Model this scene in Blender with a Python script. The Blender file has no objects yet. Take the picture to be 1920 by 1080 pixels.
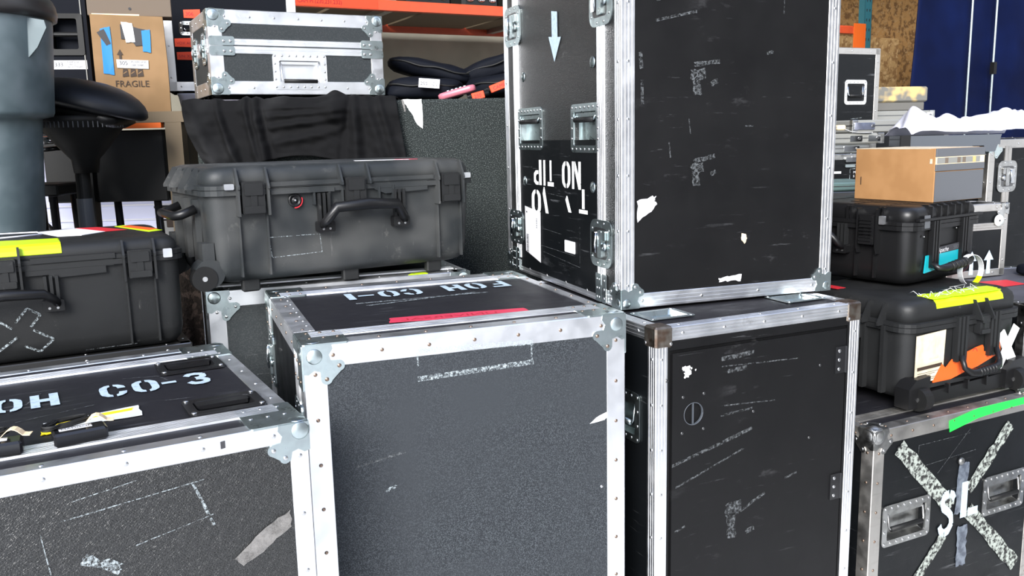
import bpy, math, random
from mathutils import Vector, Matrix, noise
R = math.radians
PI = math.pi
random.seed(7)
S = bpy.context.scene
COL = S.collection

# ------------------------------------------------------------------ camera
f_px = 1636.41
pitch, roll = R(9.836), R(-1.284)
cp, sp, cr, sr = math.cos(pitch), math.sin(pitch), math.cos(roll), math.sin(roll)
fw = Vector((0, cp, -sp)); up0 = Vector((0, sp, cp)); rt0 = Vector((1, 0, 0))
rt = rt0 * cr + up0 * sr
upv = -rt0 * sr + up0 * cr
cd = bpy.data.cameras.new('camera'); cam = bpy.data.objects.new('camera', cd); COL.objects.link(cam)
cd.sensor_width = 36; cd.lens = f_px / 1920 * 36; cd.clip_start = .02; cd.clip_end = 200
m = Matrix((rt, upv, -fw)).transposed().to_4x4(); m.translation = (0, 0, 1.55)
cam.matrix_world = m
S.camera = cam

# ------------------------------------------------------------------ world + daylight
W = bpy.data.worlds.new('sky'); S.world = W; W.use_nodes = True
nt = W.node_tree; nt.nodes.clear()
wo = nt.nodes.new('ShaderNodeOutputWorld'); bg = nt.nodes.new('ShaderNodeBackground')
tc = nt.nodes.new('ShaderNodeTexCoord'); sx = nt.nodes.new('ShaderNodeSeparateXYZ')
cr_ = nt.nodes.new('ShaderNodeValToRGB')
nt.links.new(tc.outputs['Generated'], sx.inputs[0]); nt.links.new(sx.outputs['Z'], cr_.inputs[0])
e = cr_.color_ramp.elements
e[0].position = 0.0; e[0].color = (1.0, 1.0, 1.0, 1)
e[1].position = .75; e[1].color = (.40, .50, .78, 1)
n_ = cr_.color_ramp.elements.new(.22); n_.color = (.86, .93, 1.0, 1)
nt.links.new(cr_.outputs[0], bg.inputs[0]); bg.inputs[1].default_value = 1.55
nt.links.new(bg.outputs[0], wo.inputs[0])

sd = bpy.data.lights.new('sun', 'SUN'); sun = bpy.data.objects.new('sun', sd); COL.objects.link(sun)
sd.energy = 5.6; sd.angle = R(30); sd.color = (1, .98, .95)
sun.rotation_euler = (R(62), 0, R(-14))

S.view_settings.view_transform = 'Standard'; S.view_settings.look = 'None'
S.view_settings.gamma = 1; S.view_settings.use_curve_mapping = False
S.view_settings.exposure = 0.55

# ------------------------------------------------------------------ materials
MAT = {}
def mat(name, col, rough=.5, metal=0., spec=.5, bump=None, wear=None, speck=None, coat=0, alpha_noise=None,
        emis=None, bstr=.3, space='Object', bdist=.001, varr=None):
    """bump: ('noise'|'voronoi'|'wave', scale); wear: (color, scale vec, threshold, width, amount); speck: (color, scale, lo, hi)"""
    M = bpy.data.materials.new(name); M.use_nodes = True
    t = M.node_tree; p = t.nodes['Principled BSDF']; L = t.links.new
    p.inputs['Base Color'].default_value = (*col, 1)
    p.inputs['Roughness'].default_value = rough; p.inputs['Metallic'].default_value = metal
    p.inputs['Specular IOR Level'].default_value = spec
    p.inputs['Coat Weight'].default_value = coat
    co = t.nodes.new('ShaderNodeTexCoord')
    cur = None
    def nz(scale, vec=(1, 1, 1), detail=4, rgh=.6):
        mp = t.nodes.new('ShaderNodeMapping'); mp.inputs['Scale'].default_value = vec
        L(co.outputs[space], mp.inputs[0])
        n = t.nodes.new('ShaderNodeTexNoise'); n.inputs['Scale'].default_value = scale
        n.inputs['Detail'].default_value = detail; n.inputs['Roughness'].default_value = rgh
        L(mp.outputs[0], n.inputs['Vector']); return n.outputs['Fac']
    def ramp(src, lo, hi, c0=(0, 0, 0, 1), c1=(1, 1, 1, 1)):
        r = t.nodes.new('ShaderNodeValToRGB'); r.color_ramp.elements[0].position = lo; r.color_ramp.elements[1].position = hi
        r.color_ramp.elements[0].color = c0; r.color_ramp.elements[1].color = c1
        L(src, r.inputs[0]); return r.outputs[0]
    def mix(fac, a, b):
        x = t.nodes.new('ShaderNodeMix'); x.data_type = 'RGBA'
        L(fac, x.inputs[0])
        for s, v in ((x.inputs[6], a), (x.inputs[7], b)):
            if isinstance(v, tuple): s.default_value = (*v[:3], 1)
            else: L(v, s)
        return x.outputs[2]
    cur = col
    if speck:
        for (c2, sc, lo, hi) in (speck if isinstance(speck, list) else [speck]):
            cur = mix(ramp(nz(sc, detail=2), lo, hi), cur, c2)
    if wear:
        for (c2, vec, lo, hi, amt) in (wear if isinstance(wear, list) else [wear]):
            a = ramp(nz(1, vec, 6, .7), lo, hi, (0, 0, 0, 1), (amt, amt, amt, 1))
            b = ramp(nz(2.2, detail=3), .42, .62)
            mm = t.nodes.new('ShaderNodeMath'); mm.operation = 'MULTIPLY'; L(a, mm.inputs[0]); L(b, mm.inputs[1])
            cur = mix(mm.outputs[0], cur, c2)
    if not isinstance(cur, tuple): L(cur, p.inputs['Base Color'])
    if varr:
        rr = t.nodes.new('ShaderNodeMapRange'); L(nz(varr[0], varr[3] if len(varr) > 3 else (1, 1, 1)), rr.inputs[0])
        rr.inputs[3].default_value = varr[1]; rr.inputs[4].default_value = varr[2]
        rr.inputs[1].default_value = .3; rr.inputs[2].default_value = .7
        L(rr.outputs[0], p.inputs['Roughness'])
    if bump:
        b = t.nodes.new('ShaderNodeBump'); b.inputs['Strength'].default_value = bstr; b.inputs['Distance'].default_value = bdist
        if bump[0] == 'noise': L(nz(bump[1], detail=3), b.inputs['Height'])
        elif bump[0] == 'voronoi':
            v = t.nodes.new('ShaderNodeTexVoronoi'); v.feature = 'DISTANCE_TO_EDGE'; v.inputs['Scale'].default_value = bump[1]
            wn = t.nodes.new('ShaderNodeTexNoise'); wn.inputs['Scale'].default_value = 60; L(co.outputs[space], wn.inputs['Vector'])
            va = t.nodes.new('ShaderNodeVectorMath'); va.operation = 'MULTIPLY_ADD'; va.inputs[1].default_value = (.012,) * 3
            L(wn.outputs['Color'], va.inputs[0]); L(co.outputs[space], va.inputs[2]); L(va.outputs[0], v.inputs['Vector'])
            r2 = ramp(v.outputs['Distance'], 0, .25); L(r2, b.inputs['Height'])
        L(b.outputs[0], p.inputs['Normal'])
    if alpha_noise:
        sc, lo, hi = alpha_noise[:3]
        L(ramp(nz(sc, detail=5, rgh=.75), lo, hi), p.inputs['Alpha'])
    if emis:
        p.inputs['Emission Color'].default_value = (*emis[0], 1); p.inputs['Emission Strength'].default_value = emis[1]
    MAT[name] = M
    return M
SC = (.34, .35, .37)
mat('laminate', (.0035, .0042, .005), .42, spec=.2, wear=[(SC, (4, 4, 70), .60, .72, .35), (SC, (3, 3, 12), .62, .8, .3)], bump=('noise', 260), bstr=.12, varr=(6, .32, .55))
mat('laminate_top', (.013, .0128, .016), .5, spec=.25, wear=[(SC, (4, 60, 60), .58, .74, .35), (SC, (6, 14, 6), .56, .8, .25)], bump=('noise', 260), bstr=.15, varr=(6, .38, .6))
mat('black_paint', (.0048, .0048, .0052), .5, spec=.2, wear=[(SC, (5, 5, 60), .62, .72, .3), ((.2, .2, .21), (7, 7, 16), .6, .75, .25)], bump=('noise', 300), bstr=.1, varr=(5, .4, .62))
mat('leatherette', (.012, .0122, .0118), .33, spec=.6, bump=('voronoi', 240), bstr=.5, bdist=.0011, wear=[((.3, .3, .3), (10, 10, 40), .63, .72, .5)])
mat('carpet_grey', (.016, .0185, .022), .8, spec=.25, speck=[((.060, .068, .076), 520, .48, .62), ((.030, .034, .039), 3, .4, .7)], bump=('noise', 700), bstr=.4, bdist=.001)
mat('carpet_dark', (.018, .022, .022), .95, spec=.2, speck=[((.10, .115, .11), 260, .52, .66)], bump=('noise', 360), bstr=1, bdist=.004)
mat('grey_panel', (.020, .024, .026), .6, spec=.3, speck=((.034, .038, .040), 300, .5, .62), bump=('noise', 400), bstr=.3)
mat('aluminium', (.90, .91, .93), .36, metal=1, wear=[((.42, .42, .42), (9, 9, 9), .62, .72, .6)], varr=(14, .30, .48), bump=('noise', 90), bstr=.08)
mat('aluminium_worn', (.50, .48, .45), .46, metal=1, wear=[((.26, .23, .2), (8, 8, 60), .52, .68, .7), ((.22, .19, .17), (60, 60, 8), .55, .7, .5)], bump=('noise', 90), bstr=.15, varr=(14, .36, .6))
mat('zinc', (.52, .60, .60), .32, metal=1, varr=(30, .24, .42), speck=((.44, .50, .51), 30, .45, .65))
mat('zinc_worn', (.42, .42, .41), .36, metal=1, varr=(30, .25, .5), speck=((.28, .28, .27), 26, .45, .65))
mat('cable_dull', (.03, .03, .035), .8)
mat('blanket', (.012, .009, .007), .95, spec=.1, speck=((.035, .025, .02), 40, .5, .6), bump=('noise', 60), bstr=1, bdist=.01)
mat('steel_dark', (.16, .16, .16), .4, metal=1)
mat('rivet', (.62, .62, .62), .3, metal=1)
mat('rivet_brown', (.30, .22, .17), .42, metal=1)
mat('chrome', (.8, .82, .84), .12, metal=1)
mat('rust_cap', (.24, .215, .185), .42, metal=1, speck=((.15, .105, .08), 28, .42, .62), varr=(20, .35, .6))
mat('rubber', (.007, .007, .007), .55, spec=.3)
mat('pelican', (.013, .0135, .014), .46, spec=.3, bump=('noise', 700), bstr=.35, wear=[((.22, .22, .21), (18, 18, 18), .64, .74, .4), ((.16, .16, .15), (70, 70, 9), .66, .74, .4)], varr=(8, .38, .6))
mat('pelican_dusty', (.018, .0205, .022), .5, spec=.35, bump=('noise', 600), bstr=.35, speck=((.055, .056, .055), 5, .4, .65), wear=[((.26, .25, .23), (16, 16, 16), .6, .72, .4), ((.2, .2, .19), (60, 60, 8), .64, .74, .5)], varr=(8, .4, .62))
mat('plastic_black', (.007, .007, .0075), .36, spec=.35)
mat('plastic_gloss', (.01, .01, .011), .2)
mat('paint_white', (.42, .52, .60), .6, speck=((.28, .36, .43), 90, .5, .72))
mat('paint_pure', (.85, .87, .86), .6)
mat('chalk', (.36, .41, .43), .8, alpha_noise=(150, .45, .64))
mat('chalk_thin', (.085, .092, .097), .8, alpha_noise=(120, .44, .62))
mat('residue', (.30, .33, .30), .8, speck=((.012, .012, .012), 70, .42, .58), bump=('noise', 120), bstr=.8)
mat('tape_old', (.12, .14, .17), .45, speck=((.05, .06, .08), 40, .4, .6))
mat('tape_clear', (.22, .21, .20), .25, alpha_noise=(30, .25, .75))
mat('tape_pink', (.55, .035, .075), .55); mat('tape_green', (.01, .85, .06), .55); mat('tape_orange', (.75, .10, .012), .55)
mat('tape_yellow', (.50, .72, .005), .5); mat('tape_gold', (.95, .72, .02), .5)
mat('tape_blue', (.005, .17, .48), .5); mat('tape_white', (.58, .60, .60), .6, speck=((.62, .62, .6), 30, .4, .7)); mat('tape_black', (.02, .018, .02), .5)
mat('tape_red', (.55, .02, .03), .5); mat('paper', (.62, .62, .64), .7); mat('paper_tan', (.62, .53, .40), .7, speck=((.5, .42, .3), 20, .4, .6))
mat('masking', (.80, .62, .38), .7); mat('ink', (.03, .03, .035), .7); mat('ink_red', (.35, .01, .02), .7); mat('ink_brown', (.035, .02, .012), .7)
mat('label_orange', (.75, .06, .015), .6)
mat('cardboard', (.24, .142, .066), .85, speck=((.20, .118, .052), 7, .4, .62), bump=('noise', 60), bstr=.12)
mat('cardboard_tan', (.33, .170, .065), .85, speck=((.29, .145, .052), 12, .4, .62), bump=('noise', 60), bstr=.1)
mat('cardboard_dark', (.13, .10, .075), .85)
mat('cardboard_brown', (.16, .12, .075), .8)
mat('plastic_grey', (.085, .09, .10), .45, bump=('noise', 200), bstr=.1)
mat('bin_grey', (.085, .115, .125), .42, speck=((.15, .185, .20), 8, .4, .7), bump=('noise', 90), bstr=.1)
mat('bin_rim', (.03, .028, .028), .35)
mat('cloth_black', (.004, .004, .0045), .9, spec=.15, bump=('noise', 500), bstr=.2, speck=((.02, .02, .021), 4, .4, .7))
mat('nylon', (.002, .003, .0065), .75, spec=.15, bump=('noise', 300), bstr=.3)
mat('padding', (.007, .008, .011), .45, spec=.35, bump=('noise', 500), bstr=.15)
mat('plastic_sheet', (.60, .60, .70), .4, spec=.5)
mat('white_ribbed', (.70, .73, .95), .5); mat('white_line', (.85, .86, .95), .4)
mat('rack_orange', (.60, .08, .025), .5, speck=((.55, .07, .025), 20, .45, .7)); mat('rack_orange2', (.85, .15, .02), .5)
mat('rack_teal', (.035, .16, .20), .5); mat('rack_slate', (.11, .19, .24), .5)
mat('osb', (.48, .26, .09), .8, space='Object', speck=[((.20, .10, .035), 18, .46, .6), ((.50, .31, .14), 34, .55, .65)], wear=((.14, .07, .03), (8, 8, 26), .56, .66, .6), bump=('noise', 40), bstr=.3)
mat('osb2', (.62, .38, .16), .8, speck=[((.36, .19, .07), 14, .46, .6), ((.74, .50, .24), 26, .55, .65)], bump=('noise', 40), bstr=.3)
mat('block_wall', (.38, .35, .28), .9, speck=((.31, .29, .23), 3, .4, .6), bump=('noise', 30), bstr=.2)
mat('blue_vinyl', (.0006, .0028, .020), .6, spec=.08, speck=((.0012, .0050, .034), 2.5, .4, .65), bump=('noise', 5), bstr=.25, bdist=.02)
mat('concrete', (.74, .74, .73), .85, speck=((.66, .66, .65), 4, .4, .6))
mat('ceiling', (.10, .10, .10), .9); mat('wallpaint', (.22, .22, .22), .9)
mat('wood_worn', (.50, .36, .14), .7, speck=((.13, .125, .11), 11, .42, .56))
mat('wood_side', (.10, .095, .085), .6); mat('alu_case', (.42, .43, .42), .38, metal=1, varr=(20, .3, .5))
mat('fiber_case', (.20, .20, .185), .5); mat('hdpe', (.06, .068, .08), .5)
mat('pink_plastic', (.42, .13, .17), .35); mat('label_teal', (.005, .30, .36), .4); mat('orange_cable', (.85, .20, .08), .5)
mat('purple_top', (.050, .050, .060), .5, speck=((.075, .075, .09), 8, .4, .7)); mat('white_dot', (.72, .78, .74), .4)
mat('eco_green', (.10, .16, .15), .5)

# ------------------------------------------------------------------ mesh builder
class MB:
    def __init__(s): s.v = []; s.f = []; s.fm = []; s.sm = []; s.mats = []; s.isl = []; s.X = Matrix.Identity(4)
    def mi(s, m):
        if m not in s.mats: s.mats.append(m)
        return s.mats.index(m)
    def add(s, vs, fs, m, smooth=False, orient=True, hint=None):
        vs = [s.X @ Vector(p) for p in vs]
        if orient:
            c = vs[0]; vol = 0
            for f in fs:
                a = vs[f[0]] - c
                for k in range(1, len(f) - 1): vol += a.dot((vs[f[k]] - c).cross(vs[f[k + 1]] - c))
            if vol < 0: fs = [tuple(reversed(f)) for f in fs]
        elif hint is not None:
            h = s.X.to_3x3() @ Vector(hint); g = []
            for f in fs:
                n = Vector()
                for k in range(1, len(f) - 1): n += (vs[f[k]] - vs[f[0]]).cross(vs[f[k + 1]] - vs[f[0]])
                g.append(tuple(reversed(f)) if n.dot(h) < 0 else f)
            fs = g
        o = len(s.v); s.v += [tuple(p) for p in vs]; i = s.mi(m); f0 = len(s.f)
        for f in fs: s.f.append(tuple(o + k for k in f)); s.fm.append(i); s.sm.append(smooth)
        s.isl.append((o, len(s.v), f0, len(s.f)))
    def box(s, a, b, m, ch=0):
        x0, y0, z0 = [min(p, q) for p, q in zip(a, b)]; x1, y1, z1 = [max(p, q) for p, q in zip(a, b)]
        if ch <= 0:
            v = [(x, y, z) for z in (z0, z1) for y in (y0, y1) for x in (x0, x1)]
            s.add(v, [(0, 2, 3, 1), (4, 5, 7, 6), (0, 1, 5, 4), (2, 6, 7, 3), (0, 4, 6, 2), (1, 3, 7, 5)], m); return
        c = min(ch, (x1 - x0) / 2.01, (y1 - y0) / 2.01, (z1 - z0) / 2.01)
        secs = []
        for z, i in ((z0, c), (z0 + c, 0), (z1 - c, 0), (z1, c)):
            X0, X1, Y0, Y1 = x0 + i, x1 - i, y0 + i, y1 - i
            k = c if i == 0 else c * .5
            secs.append([(X0 + k, Y0, z), (X1 - k, Y0, z), (X1, Y0 + k, z), (X1, Y1 - k, z), (X1 - k, Y1, z), (X0 + k, Y1, z), (X0, Y1 - k, z), (X0, Y0 + k, z)])
        s.loft(secs, m)
    def loft(s, secs, m, smooth=False, closed=True, cap=True):
        n = len(secs[0]); v = [p for q in secs for p in q]; f = []
        for i in range(len(secs) - 1):
            for k in range(n if closed else n - 1):
                a = i * n + k; b = i * n + (k + 1) % n; f.append((a, b, b + n, a + n))
        if cap: f.append(tuple(reversed(range(n)))); f.append(tuple((len(secs) - 1) * n + k for k in range(n)))
        s.add(v, f, m, smooth)
    def prism(s, poly, fr, n0, n1, m, smooth=False):
        """poly in face coordinates, fr(u,v,n)->xyz"""
        s.loft([[fr(u, v, n0) for u, v in poly], [fr(u, v, n1) for u, v in poly]], m, smooth)
    def tube(s, path, r, m, n=10, rr=None):
        P = [Vector(p) for p in path]; secs = []
        prev = None
        for i, p in enumerate(P):
            d = (P[min(i + 1, len(P) - 1)] - P[max(i - 1, 0)]).normalized()
            a = d.orthogonal().normalized() if prev is None else (prev - d * prev.dot(d)).normalized()
            prev = a; b = d.cross(a); q = rr[i] if rr else r
            secs.append([tuple(p + (a * math.cos(t) + b * math.sin(t)) * q) for t in [2 * PI * k / n for k in range(n)]])
        s.loft(secs, m, True)
    def cyl(s, c, ax, r, h, m, n=16, r2=None):
        c = Vector(c); ax = Vector(ax).normalized(); a = ax.orthogonal().normalized(); b = ax.cross(a)
        r2 = r if r2 is None else r2
        s.loft([[tuple(c + (a * math.cos(t) + b * math.sin(t)) * q + ax * k) for t in [2 * PI * j / n for j in range(n)]] for q, k in ((r, 0), (r2, h))], m)
    def lathe(s, prof, c, m, n=24, ax=(0, 0, 1), smooth=True):
        c = Vector(c); ax = Vector(ax).normalized(); a = ax.orthogonal().normalized(); b = ax.cross(a)
        s.loft([[tuple(c + (a * math.cos(t) + b * math.sin(t)) * max(q, 1e-4) + ax * k) for t in [2 * PI * j / n for j in range(n)]] for q, k in prof], m, smooth)
    def ball(s, c, r, m, n=16, k=8):
        s.lathe([(r * math.sin(PI * i / k), -r * math.cos(PI * i / k)) for i in range(k + 1)], c, m, n)
    def rivet(s, fr, u, v, m='rivet', r=.0045, n0=0, h=.0018, n=8):
        s.loft([[fr(u + math.cos(t) * r * q, v + math.sin(t) * r * q, n0 + k) for t in [2 * PI * j / n for j in range(n)]] for q, k in ((1, 0), (.85, h * .7), (.45, h))], m, True)
    def obj(s, name, parent=None, bev=0, split=None):
        if split is None: split = parent is not None and not any(k in name for k in ('lettering', 'trim', 'rivet', 'recessed_handle'))
        if split and len(s.isl) > 1 and not bev:
            bb = []
            for v0, v1, f0, f1 in s.isl:
                P = s.v[v0:v1]; bb.append(([min(p[k] for p in P) for k in range(3)], [max(p[k] for p in P) for k in range(3)]))
            n = len(bb); root = list(range(n))
            def find(a):
                while root[a] != a: a = root[a]
                return a
            for i in range(n):
                for j in range(i + 1, n):
                    g = math.sqrt(sum(max(0, bb[i][0][k] - bb[j][1][k], bb[j][0][k] - bb[i][1][k]) ** 2 for k in range(3)))
                    sz = max(max(bb[q][1][k] - bb[q][0][k] for k in range(3)) for q in (i, j))
                    if g <= max(.018, .45 * sz): root[find(i)] = find(j)
            groups = {}
            for i in range(n): groups.setdefault(find(i), []).append(i)
            if len(groups) > 1:
                first = None
                for ids in groups.values():
                    m2 = MB(); m2.mats = s.mats
                    for i in ids:
                        v0, v1, f0, f1 = s.isl[i]; o_ = len(m2.v) - v0; a0, b0 = len(m2.v), len(m2.f)
                        m2.v += s.v[v0:v1]; m2.f += [tuple(k + o_ for k in f) for f in s.f[f0:f1]]; m2.fm += s.fm[f0:f1]; m2.sm += s.sm[f0:f1]
                        m2.isl.append((a0, len(m2.v), b0, len(m2.f)))
                    used = sorted(set(m2.fm)); m2.fm = [used.index(k) for k in m2.fm]; m2.mats = [s.mats[k] for k in used]
                    o = m2.obj(name, parent, 0, False); first = first or o
                return first
        me = bpy.data.meshes.new(name); me.from_pydata(s.v, [], s.f)
        for x in s.mats: me.materials.append(MAT[x])
        me.polygons.foreach_set('material_index', s.fm); me.polygons.foreach_set('use_smooth', s.sm); me.update()
        o = bpy.data.objects.new(name, me); COL.objects.link(o)
        if parent: o.parent = parent
        if bev:
            b = o.modifiers.new('bevel', 'BEVEL'); b.width = bev; b.segments = 2; b.limit_method = 'ANGLE'; b.angle_limit = R(50)
        return o

def tag(o, label, cat, group=None):
    o['label'] = label; o['category'] = cat
    if group: o['group'] = group
    return o
def thing(name, label, cat, loc, yaw=0, group=None):
    o = bpy.data.objects.new(name, None); COL.objects.link(o); o.empty_display_size = .05
    o.location = loc; o.rotation_euler = (0, 0, R(yaw)); return tag(o, label, cat, group)
def struct(name, mb):
    o = mb.obj(name); o['kind'] = 'structure'; return o

def frames(w, d, h):
    return {'F': lambda u, v, n=0: (u, -n, h - v), 'L': lambda u, v, n=0: (-n, u, h - v), 'R': lambda u, v, n=0: (w + n, u, h - v),
            'T': lambda u, v, n=0: (u, v, h + n), 'B': lambda u, v, n=0: (u, d + n, h - v)}
NORM = {'F': (0, -1, 0), 'L': (-1, 0, 0), 'R': (1, 0, 0), 'T': (0, 0, 1), 'B': (0, 1, 0)}
def rrect(u0, v0, u1, v1, r, n=4):
    p = []
    for cx, cy, a0 in ((u1 - r, v1 - r, 0), (u0 + r, v1 - r, 90), (u0 + r, v0 + r, 180), (u1 - r, v0 + r, 270)):
        for k in range(n + 1):
            a = R(a0 + 90 * k / n); p.append((cx + r * math.cos(a), cy + r * math.sin(a)))
    return p

# ------------------------------------------------------------------ letters
def half(x, w): return [(w - a, b) for a, b in x]
OL = [(.32, 1), (.17, .96), (.03, .82), (0, .68), (0, .32), (.03, .18), (.17, .04), (.32, 0), (.32, .15), (.25, .2), (.22, .32), (.22, .68), (.25, .8), (.32, .85)]
GLY = {
 'O': [OL, half(OL, .74)],
 'C': [OL, [(.42, 1), (.57, .96), (.71, .82), (.74, .64), (.52, .64), (.49, .8), (.42, .85)], [(.42, 0), (.57, .04), (.71, .18), (.74, .36), (.52, .36), (.49, .2), (.42, .15)]],
 'F': [[(0, 0), (.24, 0), (.24, 1), (0, 1)], [(.24, .82), (.72, .82), (.72, 1), (.24, 1)], [(.24, .42), (.55, .42), (.55, .6), (.24, .6)]],
 'H': [[(0, 0), (.24, 0), (.24, 1), (0, 1)], [(.5, 0), (.74, 0), (.74, 1), (.5, 1)], [(.24, .4), (.5, .4), (.5, .62), (.24, .62)]],
 '-': [[(.05, .42), (.65, .42), (.65, .58), (.05, .58)]],
 '1': [[(.2, 0), (.48, 0), (.48, 1), (.2, 1)]],
 'I': [[(.1, 0), (.32, 0), (.32, 1), (.1, 1)]],
 'T': [[(.28, 0), (.48, 0), (.48, .8), (.28, .8)], [(.05, .84), (.72, .84), (.72, 1), (.05, 1)]],
 'P': [[(0, 0), (.22, 0), (.22, 1), (0, 1)], [(.28, 1), (.5, 1), (.68, .88), (.68, .55), (.5, .42), (.28, .42), (.28, .56), (.42, .58), (.5, .66), (.5, .78), (.42, .86), (.28, .87)]],
 'N': [[(0, 0), (.2, 0), (.2, .7), (0, .78)], [(0, 1), (.2, 1), (.52, .3), (.52, 0), (.46, 0), (0, .85)], [(.56, 0), (.74, 0), (.74, 1), (.56, 1)]],
 'V': [[(0, 1), (.2, 1), (.4, .25), (.32, 0), (.26, 0)]],
 'L': [[(0, 0), (.28, 0), (.28, 1.1), (0, 1.1)], [(.34, 0), (.78, 0), (.78, .24), (.34, .24)]],
}
def ribbon(pts, w):
    out = []
    for i in range(len(pts) - 1):
        a = Vector(pts[i]); b = Vector(pts[i + 1]); d = (b - a).normalized(); n = Vector((-d.y, d.x)) * w / 2; e = d * w * .12
        out.append([tuple(a + n - e), tuple(a - n - e), tuple(b - n + e), tuple(b + n + e)])
    return out
GLY['3'] = ribbon([(.12, .78), (.2, .9), (.4, .92), (.6, .84), (.6, .66), (.5, .54), (.36, .52)], .2) + ribbon([(.36, .47), (.5, .45), (.62, .32), (.58, .14), (.4, .07), (.2, .1), (.1, .24)], .2)
GLY['S'] = ribbon([(.42, 1.0), (.2, .98), (.12, .84), (.18, .68), (.45, .55), (.62, .42), (.66, .22), (.5, .06), (.34, .02)], .22) + ribbon([(.26, .02), (.1, .1), (.04, .22)], .2) + ribbon([(.52, 1.0), (.66, .96), (.74, .86)], .2)
def glyph(mb, fr, hint, ch, o, ex, ey, m, n=.0008):
    for k, poly in enumerate(GLY[ch]):
        vs = [fr(o[0] + ex[0] * x + ey[0] * y, o[1] + ex[1] * x + ey[1] * y, n + k * .00002) for x, y in poly]
        mb.add(vs, [tuple(range(len(vs)))], m, orient=False, hint=hint)
def flat(mb, fr, hint, poly, m, n=.0008):
    mb.add([fr(u, v, n) for u, v in poly], [tuple(range(len(poly)))], m, orient=False, hint=hint)
_tc = {}
def text(mb, fr, hint, s, o, size, m, ex=(1, 0), ey=(0, -1), n=.0012, shear=0):
    """font text: o = baseline start in face coords, size = cap height"""
    if s not in _tc:
        c = bpy.data.curves.new('t', 'FONT'); c.body = s; c.size = 1 / .7; c.resolution_u = 3
        ob = bpy.data.objects.new('t', c); COL.objects.link(ob)
        bpy.context.view_layer.update()
        me = bpy.data.meshes.new_from_object(ob.evaluated_get(bpy.context.evaluated_depsgraph_get()))
        _tc[s] = ([(v.co.x, v.co.y) for v in me.vertices], [tuple(p.vertices) for p in me.polygons])
        bpy.data.objects.remove(ob); bpy.data.curves.remove(c); bpy.data.meshes.remove(me)
    V, F = _tc[s]
    mb.add([fr(o[0] + (ex[0] * (x + shear * y) + ey[0] * y) * size, o[1] + (ex[1] * (x + shear * y) + ey[1] * y) * size, n) for x, y in V], F, m, orient=False, hint=hint)

def torn(poly, amp, seed, sub=5):
    rnd = random.Random(seed); out = []
    for i in range(len(poly)):
        a = poly[i]; b = poly[(i + 1) % len(poly)]
        for k in range(sub):
            t = k / sub; j = amp if 0 < k else 0
            out.append((a[0] + (b[0] - a[0]) * t + rnd.uniform(-j, j), a[1] + (b[1] - a[1]) * t + rnd.uniform(-j, j)))
    return out
def seg(p, q, w): return ribbon([p, q], w)[0]

# ------------------------------------------------------------------ road case pieces
def pocket_box(mb, w, d, h, mats, pockets, ins=.002, z0=0):
    """closed box with rectangular pockets sunk into faces; mats: dict face->mat"""
    fr = frames(w, d, h)
    x0, x1, y0, y1, t, b = ins, w - ins, ins, d - ins, h - ins, z0
    rng = {'F': (x0, x1, ins, h - b), 'B': (x0, x1, ins, h - b), 'L': (y0, y1, ins, h - b), 'R': (y0, y1, ins, h - b), 'T': (x0, x1, y0, y1)}
    for k, (u0, u1, v0, v1) in rng.items():
        P = pockets.get(k, []); us = sorted({u0, u1} | {p[0] for p in P} | {p[2] for p in P}); vs = sorted({v0, v1} | {p[1] for p in P} | {p[3] for p in P})
        m = mats.get(k, mats['*'])
        for i in range(len(us) - 1):
            for j in range(len(vs) - 1):
                cu, cv = (us[i] + us[i + 1]) / 2, (vs[j] + vs[j + 1]) / 2
                pk = [p for p in P if p[0] < cu < p[2] and p[1] < cv < p[3]]
                n = -ins - (pk[0][4] if pk else 0)
                mb.add([fr[k](us[i], vs[j], n), fr[k](us[i + 1], vs[j], n), fr[k](us[i + 1], vs[j + 1], n), fr[k](us[i], vs[j + 1], n)], [(0, 1, 2, 3)], m, orient=False, hint=NORM[k])
        for (a, b_, c, e_, dep) in P:
            cen = ((a + c) / 2, (b_ + e_) / 2)
            for (p, q) in (((a, b_), (c, b_)), ((c, b_), (c, e_)), ((c, e_), (a, e_)), ((a, e_), (a, b_))):
                f0 = Vector(fr[k](*cen, 0)) - Vector(fr[k]((p[0] + q[0]) / 2, (p[1] + q[1]) / 2, 0))
                mb.add([fr[k](*p, -ins), fr[k](*q, -ins), fr[k](*q, -ins - dep), fr[k](*p, -ins - dep)], [(0, 1, 2, 3)], m, orient=False, hint=f0)
    mb.add([(x0, y0, b), (x1, y0, b), (x1, y1, b), (x0, y1, b)], [(0, 1, 2, 3)], mats['*'], orient=False, hint=(0, 0, -1))

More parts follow.
